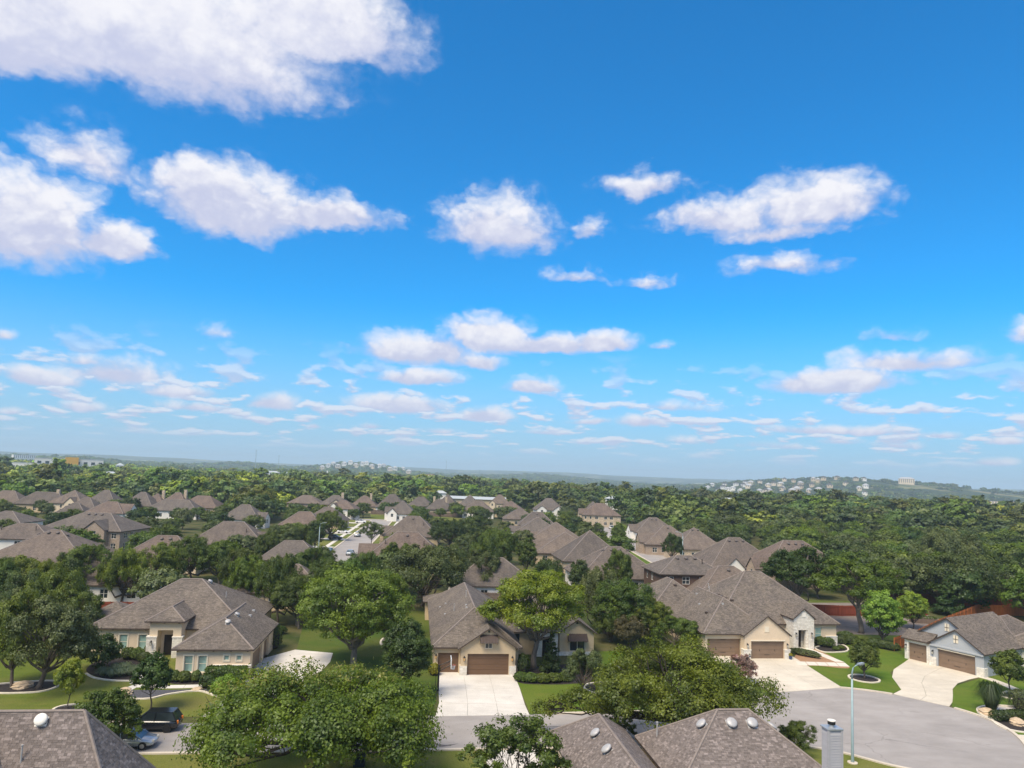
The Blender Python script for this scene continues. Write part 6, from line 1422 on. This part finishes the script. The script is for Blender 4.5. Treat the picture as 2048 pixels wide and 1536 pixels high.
# ------------------------------------------------------------------ more trees among and beyond the houses
rg = random.Random(91); ROADS = S1 + S2
def free(x, y, m_):
    if any(math.hypot(x - c_[0], y - c_[1]) < r_ * 0.78 + m_ for c_, r_ in FOOT): return False
    for S in (S1, S2):
        for a, b in zip(S[:-1], S[1:]):
            t = min(max((y - a[1]) / (b[1] - a[1]), 0), 1)
            if a[1] - 5 < y < b[1] + 5 and abs(x - (a[0] + (b[0] - a[0]) * t)) < 12: return False
    return True
fill = []
def try_fill(n, a0, a1, r0, r1, gap, m_, hs):
    k = 0; tries = 0
    while k < n and tries < n * 60:
        tries += 1; a = rg.uniform(a0, a1); r = math.sqrt(rg.uniform(r0 * r0, r1 * r1)); x, y = r * math.sin(a), r * math.cos(a)
        if not free(x, y, m_) or any(math.hypot(x - q[0], y - q[1]) < gap for q in fill) or any(math.hypot(x - q[0], y - q[1]) < gap * 0.8 for q in TREES): continue
        fill.append((x, y, rg.uniform(*hs))); k += 1
try_fill(150, 0.36, 0.70, 165, 330, 7.2, 2, (7, 10))        # the wood to the right of the subdivision
try_fill(30, 0.20, 0.38, 250, 345, 7.5, 4, (7, 9.5))
RMIN = [(math.atan2(c_[0], c_[1]), math.hypot(*c_), r_) for c_, r_ in FOOT]
def rmin(a): return max([300.0 if a < 0.30 else 335.0] + [r + s_ + 5 for ah, r, s_ in RMIN if abs(ah - a) < (s_ + 7) / r])
try_fill(125, -0.68, 0.16, 205, 400, 10.0, 2.5, (5, 7.6))      # gardens between the houses
try_fill(18, -0.72, -0.1, 120, 205, 13, 3, (6, 8))
LF = [('leaf_mid', 5), ('leaf_olive', 5), ('leaf_dark', 4), ('leaf_oak', 3), ('leaf_grey', 2), ('leaf_elm', 2)]
bag = [l for l, n in LF for _ in range(n)]
for i, (x, y, h) in enumerate(fill):
    lf = rg.choice(bag); right = x > 60
    if not right and lf == 'leaf_elm': lf = 'leaf_mid'
    lab = '%s oak in the dense wood beside the subdivision' % KINDW[lf] if right else '%s garden tree %s' % (KINDW[lf], nick((x, y)))
    s_ = h / 8.0 * rg.uniform(0.85, 1.1)
    plant('mid%d' % rg.randrange(4), (x, y), lab, 'oak_tree' if right else 'garden_tree', s_, rg.uniform(0, 6.28), leafm=lf, group='oaks of the wood, ' + KINDW[lf] if right else 'garden trees among the brown roofs', sz=h / 8.0)

# ------------------------------------------------------------------ far buildings and masts
CLEAR = []
def far_xy(px, r): a = math.atan((px - 1024) / FPX); return r * math.sin(a), r * math.cos(a)
def far_house(px, r, w_, d, hwall, hroof, wall, roofm, label, name='house', cat='house', group=None, windows=True, flat=False, lift=5.0):
    x, y = far_xy(px, r); z = terrain(x, y) + lift; CLEAR.append((x, y, max(w_, d) / 2))
    q = thing(name, (x, y, z), -math.atan2(x, y) + random.uniform(-0.3, 0.3), label, cat, group)
    mb = MB(); mb.box(-w_ / 2, w_ / 2, -d / 2, d / 2, -12, hwall); mb.build('wall', wall, q)
    mb = MB(); e = 0.8
    if flat: mb.box(-w_ / 2 - 0.3, w_ / 2 + 0.3, -d / 2 - 0.3, d / 2 + 0.3, hwall, hwall + 0.8)
    else:
        A = [(-w_ / 2 - e, -d / 2 - e, hwall), (w_ / 2 + e, -d / 2 - e, hwall), (w_ / 2 + e, d / 2 + e, hwall), (-w_ / 2 - e, d / 2 + e, hwall)]; i_ = min(d / 2, w_ * 0.4); R0, R1 = (-w_ / 2 + i_, 0, hwall + hroof), (w_ / 2 - i_, 0, hwall + hroof)
        mb.face([A[0], A[1], R1, R0]); mb.face([A[2], A[3], R0, R1]); mb.face([A[3], A[0], R0]); mb.face([A[1], A[2], R1]); mb.face(A[::-1])
    mb.build('roof', roofm, q)
    if windows:
        n = max(2, int(w_ / 6))
        for i in range(n): mb = MB(); xx = -w_ / 2 + w_ * (i + 0.5) / n; mb.box(xx - 0.9, xx + 0.9, -d / 2 - 0.12, -d / 2 - 0.01, 1.0, hwall - 0.8); mb.build('window', 'glass_dark', q)
    return q
wh = far_house(147, 1330, 92, 34, 9.5, 2, 'stucco_white', 'metal_roof', 'long white warehouse with an orange yellow sign block at its middle', 'warehouse', 'warehouse', flat=True, windows=False, lift=8)
mb = MB(); mb.box(-6, 12, -22, -10, 0, 12.5); mb.build('entrance_block', 'sign_yellow', wh)
for i in range(9): mb = MB(); x = -42 + i * 10.2; mb.box(x, x + 5, -17.2, -17.02, 1.5, 5.5); mb.build('window', 'glass_dark', wh)
far_house(70, 1330, 46, 18, 5, 1, 'stucco_white', 'metal_roof', 'low white shed next to the warehouse', 'shed', 'shed', flat=True, windows=False)
far_house(248, 1480, 13, 10, 6, 4, 'stucco_white', 'metal_roof', 'small bright white gabled building beyond the warehouse', 'barn', 'barn')
far_house(125, 2300, 120, 30, 9, 1, 'stucco_white', 'metal_roof', 'distant white row building on the low ridge beyond the warehouse', 'school', 'building', flat=True); far_house(55, 3200, 70, 25, 12, 1, 'stucco_white', 'metal_roof', 'pale flat roofed block on the far ridge beyond the warehouse', 'office_block', 'building', flat=True)
far_house(340, 1150, 26, 12, 4, 2, 'stucco_white', 'metal_roof', 'low white roofed building among light green trees near the warehouse', 'farm_building', 'building', windows=False)
far_house(230, 820, 14, 9, 4, 2.5, 'stucco_white', 'metal_roof', 'white roofed cottage above the brown roofs with tan chimneys', 'cottage', 'house'); far_house(455, 1250, 24, 11, 5, 2, 'stucco_cream', 'metal_roof', 'cream low building in the sunny trees', 'farm_building', 'building'); far_house(552, 1450, 26, 12, 6, 3, 'stucco_white', 'metal_roof', 'white building with shallow grey roof in the trees', 'chapel', 'building'); far_house(585, 1480, 14, 10, 5, 3, 'stucco_white', 'metal_roof', 'small white house next to the shallow roofed building')
far_house(655, 820, 14, 9, 4.0, 2.5, 'stucco_white', 'metal_roof', 'white shed roof above the two storey brick house', 'shed', 'shed'); far_house(748, 1050, 20, 9, 3.5, 2, 'stucco_white', 'roof_shingle_far', 'long white ranch house with brown roof in a clearing'); far_house(770, 1060, 14, 9, 3.5, 2.5, 'stucco_tan', 'roof_shingle_far', 'tan ranch house next to the long white one')
far_house(846, 1010, 15, 11, 5, 4, 'stucco_white', 'metal_roof', 'pale two storey house with porch and grey pyramid roof in a clearing'); far_house(867, 1750, 20, 12, 8, 3, 'stucco_cream', 'terracotta', 'cream block with reddish roof beyond the trees', 'building', 'building', flat=True)
far_house(888, 560, 9, 6, 5, 2, 'stucco_white', 'metal_roof', 'bright white shed beside the metal barn', 'shed', 'shed', windows=False, lift=1.5)
far_house(956, 1950, 42, 16, 8, 2, 'stucco_cream', 'roof_shingle_far', 'cream long building near the town centre', 'building', 'building', flat=True); far_house(993, 2000, 48, 16, 6, 2, 'stucco_white', 'metal_roof', 'white low building beside the pale tower', 'building', 'building', flat=True); far_house(981, 1980, 6, 6, 14, 1, 'stucco_white', 'metal_roof', 'slim pale tower next to the white low building', 'tower', 'tower', flat=True, windows=False); far_house(1016, 2010, 8, 8, 9, 2, 'stucco_cream', 'sign_yellow', 'small block with orange top near the town centre', 'building', 'building', flat=True, windows=False)
far_house(1216, 1500, 24, 10, 5, 3, 'metal_roof', 'metal_roof', 'blue grey roofed shed in the middle distance', 'shed', 'shed'); far_house(1205, 900, 8, 6, 7, 2, 'stucco_white', 'roof_shingle_far', 'small white house with dark window in the wood')
for i, (px, r, w_) in enumerate(((1460, 560, 11), (1370, 580, 9), (1232, 480, 10))): far_house(px, r, w_, 7, 4.5, 1.8, 'stucco_white', 'metal_roof', ('white metal roof showing above the dense wood', 'pale roof corner in the dense wood near the brown roofs', 'grey white roof beyond the tan stone house')[i], 'shed', 'shed', windows=False)
for i in range(16):
    px = 648 + i * 11.5 + random.uniform(-3, 3); far_house(px, 3250 + (i % 3) * 130, 22, 14, 9, 6, 'stucco_white' if i % 3 else 'stucco_cream', 'vent_grey', 'pale house with grey roof on the distant middle hill', group='houses on the middle hill', lift=5)
for i in range(46):
    px = random.Random(i).uniform(1415, 1745); r = random.Random(i + 50).uniform(2300, 2950)
    far_house(px, r, random.Random(i + 9).uniform(13, 21), 13, 6, 5, random.Random(i).choice(['stucco_white', 'stucco_cream', 'stucco_tan']), 'vent_grey' if i % 2 else 'roof_shingle_far', 'pale house dotted over the hazy wooded hill', group='houses on the wooded hill', lift=4.5)
far_house(1815, 2900, 50, 20, 14, 6, 'stucco_cream', 'vent_grey', 'large pale mansion on the crest of the wooded hill', 'mansion', 'house', lift=5)
for i, px in enumerate((1955, 1985, 2015)): far_house(px, 2150 + 40 * i, 44, 22, 14, 3, 'stucco_cream', 'sign_yellow' if False else 'roof_shingle_far', ('cream long hotel block at the foot of the wooded hill', 'cream middle block with tower at the foot of the wooded hill', 'cream end block at the foot of the wooded hill')[i], 'hotel_block', 'building', flat=True, lift=4)
def mast(px, r, h, w_, label):
    x, y = far_xy(px, r); q = thing('radio_mast', (x, y, terrain(x, y)), 0, label, 'mast')
    for i in range(3): a = i * 2.094; mb = MB(); mb.tube([(w_ * math.cos(a), w_ * math.sin(a), -5), (w_ * 0.5 * math.cos(a), w_ * 0.5 * math.sin(a), h)], [w_ * 0.22, w_ * 0.18], 5); mb.build('leg', 'pole_steel', q)
    mb = MB(); n = int(h / (w_ * 4))
    for k in range(n):
        for i in range(3): a, b = i * 2.094, (i + 1) * 2.094; t0, t1 = k / n, (k + 1) / n; s0, s1 = w_ * (1 - 0.5 * t0), w_ * (1 - 0.5 * t1); mb.tube([(s0 * math.cos(a), s0 * math.sin(a), h * t0), (s1 * math.cos(b), s1 * math.sin(b), h * t1)], [w_ * 0.1, w_ * 0.1], 4, False)
    mb.build('lattice', 'pole_steel', q); mb = MB(); mb.lathe([(w_ * 0.9, h), (w_ * 0.9, h + w_ * 2)], 8); mb.build('antenna', 'pole_steel', q)
mast(517, 3000, 86, 1.8, 'tall lattice radio mast, tallest on the horizon'); mast(563, 3000, 68, 1.4, 'thinner radio mast beside the tall lattice one'); mast(726, 2300, 52, 1.2, 'mast with a round head before the middle hill houses'); mast(897, 3000, 76, 1.3, 'slender radio mast beside the cream block with reddish roof'); mast(964, 2600, 48, 1.2, 'slender radio mast above the town buildings')
x, y = far_xy(661, 1500); cr = thing('roadside_cross', (x, y, terrain(x, y)), 0, 'tall white cross standing above the trees', 'cross'); CLEAR.append((x, y, 6))
mb = MB(); mb.box(-1, 1, -0.6, 0.6, -2, 17); mb.build('upright', 'trim_white', cr); mb = MB(); mb.box(-5.5, -1.001, -0.6, 0.6, 10, 12); mb.box(1.001, 5.5, -0.6, 0.6, 10, 12); mb.build('arms', 'trim_white', cr)

# ------------------------------------------------------------------ the far woods, as masses
def scatter(name, protos, pts, label):
    n = len(pts); me = bpy.data.meshes.new(name); me.from_pydata([p[:3] for p in pts], [], [])
    at = me.attributes.new('tint', 'FLOAT_COLOR', 'POINT'); at.data.foreach_set('color', np.array([(*p[4], 1.0) for p in pts], dtype=np.float32).ravel())
    at = me.attributes.new('size', 'FLOAT_VECTOR', 'POINT'); at.data.foreach_set('vector', np.array([(p[3], p[3], p[3] * p[5]) for p in pts], dtype=np.float32).ravel())
    at = me.attributes.new('turn', 'FLOAT_VECTOR', 'POINT'); at.data.foreach_set('vector', np.array([(0, 0, p[6]) for p in pts], dtype=np.float32).ravel())
    at = me.attributes.new('pick', 'INT', 'POINT'); at.data.foreach_set('value', np.array([i % len(protos) for i in range(n)], dtype=np.int32))
    o = link(name, me); tag(o, label, 'woodland', None, 'stuff')
    gcol = bpy.data.collections.new(name + '_shapes')
    for i, k in enumerate(protos): gcol.objects.link(bpy.data.objects.new('%s_shape_%d' % (name, i), PROTO[k][0][1]))
    ng = bpy.data.node_groups.new(name, 'GeometryNodeTree'); ng.interface.new_socket('Geometry', in_out='INPUT', socket_type='NodeSocketGeometry'); ng.interface.new_socket('Geometry', in_out='OUTPUT', socket_type='NodeSocketGeometry')
    N = ng.nodes; Lk = ng.links; gi = N.new('NodeGroupInput'); go = N.new('NodeGroupOutput'); ip = N.new('GeometryNodeInstanceOnPoints'); ci = N.new('GeometryNodeCollectionInfo')
    ci.inputs['Collection'].default_value = gcol; ci.inputs['Separate Children'].default_value = True; ci.inputs['Reset Children'].default_value = True
    def attr(nm, ty): a = N.new('GeometryNodeInputNamedAttribute'); a.data_type = ty; a.inputs['Name'].default_value = nm; return a.outputs['Attribute']
    Lk.new(gi.outputs[0], ip.inputs['Points']); Lk.new(ci.outputs[0], ip.inputs['Instance']); ip.inputs['Pick Instance'].default_value = True
    Lk.new(attr('pick', 'INT'), ip.inputs['Instance Index']); Lk.new(attr('size', 'FLOAT_VECTOR'), ip.inputs['Scale'])
    e2 = N.new('FunctionNodeEulerToRotation'); Lk.new(attr('turn', 'FLOAT_VECTOR'), e2.inputs[0]); Lk.new(e2.outputs[0], ip.inputs['Rotation'])
    Lk.new(ip.outputs[0], go.inputs[0]); md = o.modifiers.new('scatter', 'NODES'); md.node_group = ng
    return o
rs_ = np.random.default_rng(5)
def vnoise(x, y, s):
    """Cheap smooth value noise for clearings and tints."""
    x, y = x / s, y / s; i, j = math.floor(x), math.floor(y); fx, fy = x - i, y - j; fx = fx * fx * (3 - 2 * fx); fy = fy * fy * (3 - 2 * fy)
    hsh = lambda a, b: (math.sin(a * 127.1 + b * 311.7) * 43758.5453) % 1.0
    return (hsh(i, j) * (1 - fx) + hsh(i + 1, j) * fx) * (1 - fy) + (hsh(i, j + 1) * (1 - fx) + hsh(i + 1, j + 1) * fx) * fy
FG = {}
for q in fill + [(t[0], t[1], 0) for t in TREES]: FG.setdefault((int(q[0] // 10), int(q[1] // 10)), []).append(q)
def woods(r0, r1, gap, sc, jit):
    out = []; r = r0
    while r < r1:
        st = gap * (r / r0) ** jit; na = int(1.40 * r / st)
        for k in range(na):
            a = -0.70 + 1.40 * (k + rs_.random()) / na; rr = r + (rs_.random() - 0.5) * st; x, y = rr * math.sin(a), rr * math.cos(a)
            if rr < 620 and (rr < rmin(a) or not free(x, y, 3)): continue
            v = vnoise(x, y, 150 if rr < 1600 else 330) * 0.6 + vnoise(x + 900, y, 52) * 0.4
            if v > (0.66 if a > 0.1 else 0.56) and rr > 520: continue
            bad = False
            for cx_, cy_, cr_ in CLEAR:
                d = math.hypot(cx_, cy_)
                if abs(rr - (d - cr_ * 0.5 - 70 * min(1, d / 1200))) < cr_ * 0.5 + 78 * min(1, d / 1200) and abs(a - math.atan2(cx_, cy_)) * d < cr_ * 1.15 + 2: bad = True; break
            if bad: continue
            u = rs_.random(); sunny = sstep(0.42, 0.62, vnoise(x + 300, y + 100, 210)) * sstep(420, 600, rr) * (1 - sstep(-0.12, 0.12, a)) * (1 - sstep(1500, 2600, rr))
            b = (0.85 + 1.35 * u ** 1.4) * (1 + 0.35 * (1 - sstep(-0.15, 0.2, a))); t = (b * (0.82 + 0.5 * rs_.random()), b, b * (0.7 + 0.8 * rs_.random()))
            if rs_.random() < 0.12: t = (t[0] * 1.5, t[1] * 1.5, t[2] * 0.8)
            t = (t[0] * (1 + 1.0 * sunny), t[1] * (1 + 0.95 * sunny), t[2] * (1 + 0.3 * sunny))  # patches of sunlight painted into the crown colour as a brighter, yellower tint
            s_ = sc * (0.65 + 0.9 * rs_.random() ** 1.5) * (st / gap) ** 0.85
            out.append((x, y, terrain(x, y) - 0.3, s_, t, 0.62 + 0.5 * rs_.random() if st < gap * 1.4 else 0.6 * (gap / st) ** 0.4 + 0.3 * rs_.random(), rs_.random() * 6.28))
        r += st * 0.85
    return out
w1 = woods(290, 1350, 9.6, 1.2, 0.30); w2 = woods(1350, 5400, 13.5, 1.15, 0.75)
print('woods', len(w1), len(w2))
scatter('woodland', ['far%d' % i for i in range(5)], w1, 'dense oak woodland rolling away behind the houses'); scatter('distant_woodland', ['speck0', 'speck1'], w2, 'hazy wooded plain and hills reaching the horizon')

# ------------------------------------------------------------------ air
hm = bpy.data.materials.new('haze_air'); hm.use_nodes = True; hm.node_tree.nodes.clear(); t = NT(hm.node_tree); MATS['haze_air'] = hm
pv_ = t.node('ShaderNodeVolumePrincipled'); pv_.inputs['Color'].default_value = (0.62, 0.80, 0.95, 1); pv_.inputs['Density'].default_value = HAZE; pv_.inputs['Anisotropy'].default_value = 0.0
ho = t.node('ShaderNodeOutputMaterial'); t.l.new(pv_.outputs[0], ho.inputs['Volume'])
mb = MB(); mb.box(-11900, 11900, -11900, 11900, -30, 135); o = mb.build('haze', 'haze_air'); tag(o, 'pale blue haze of the summer air over the plain', 'haze', None, 'stuff')
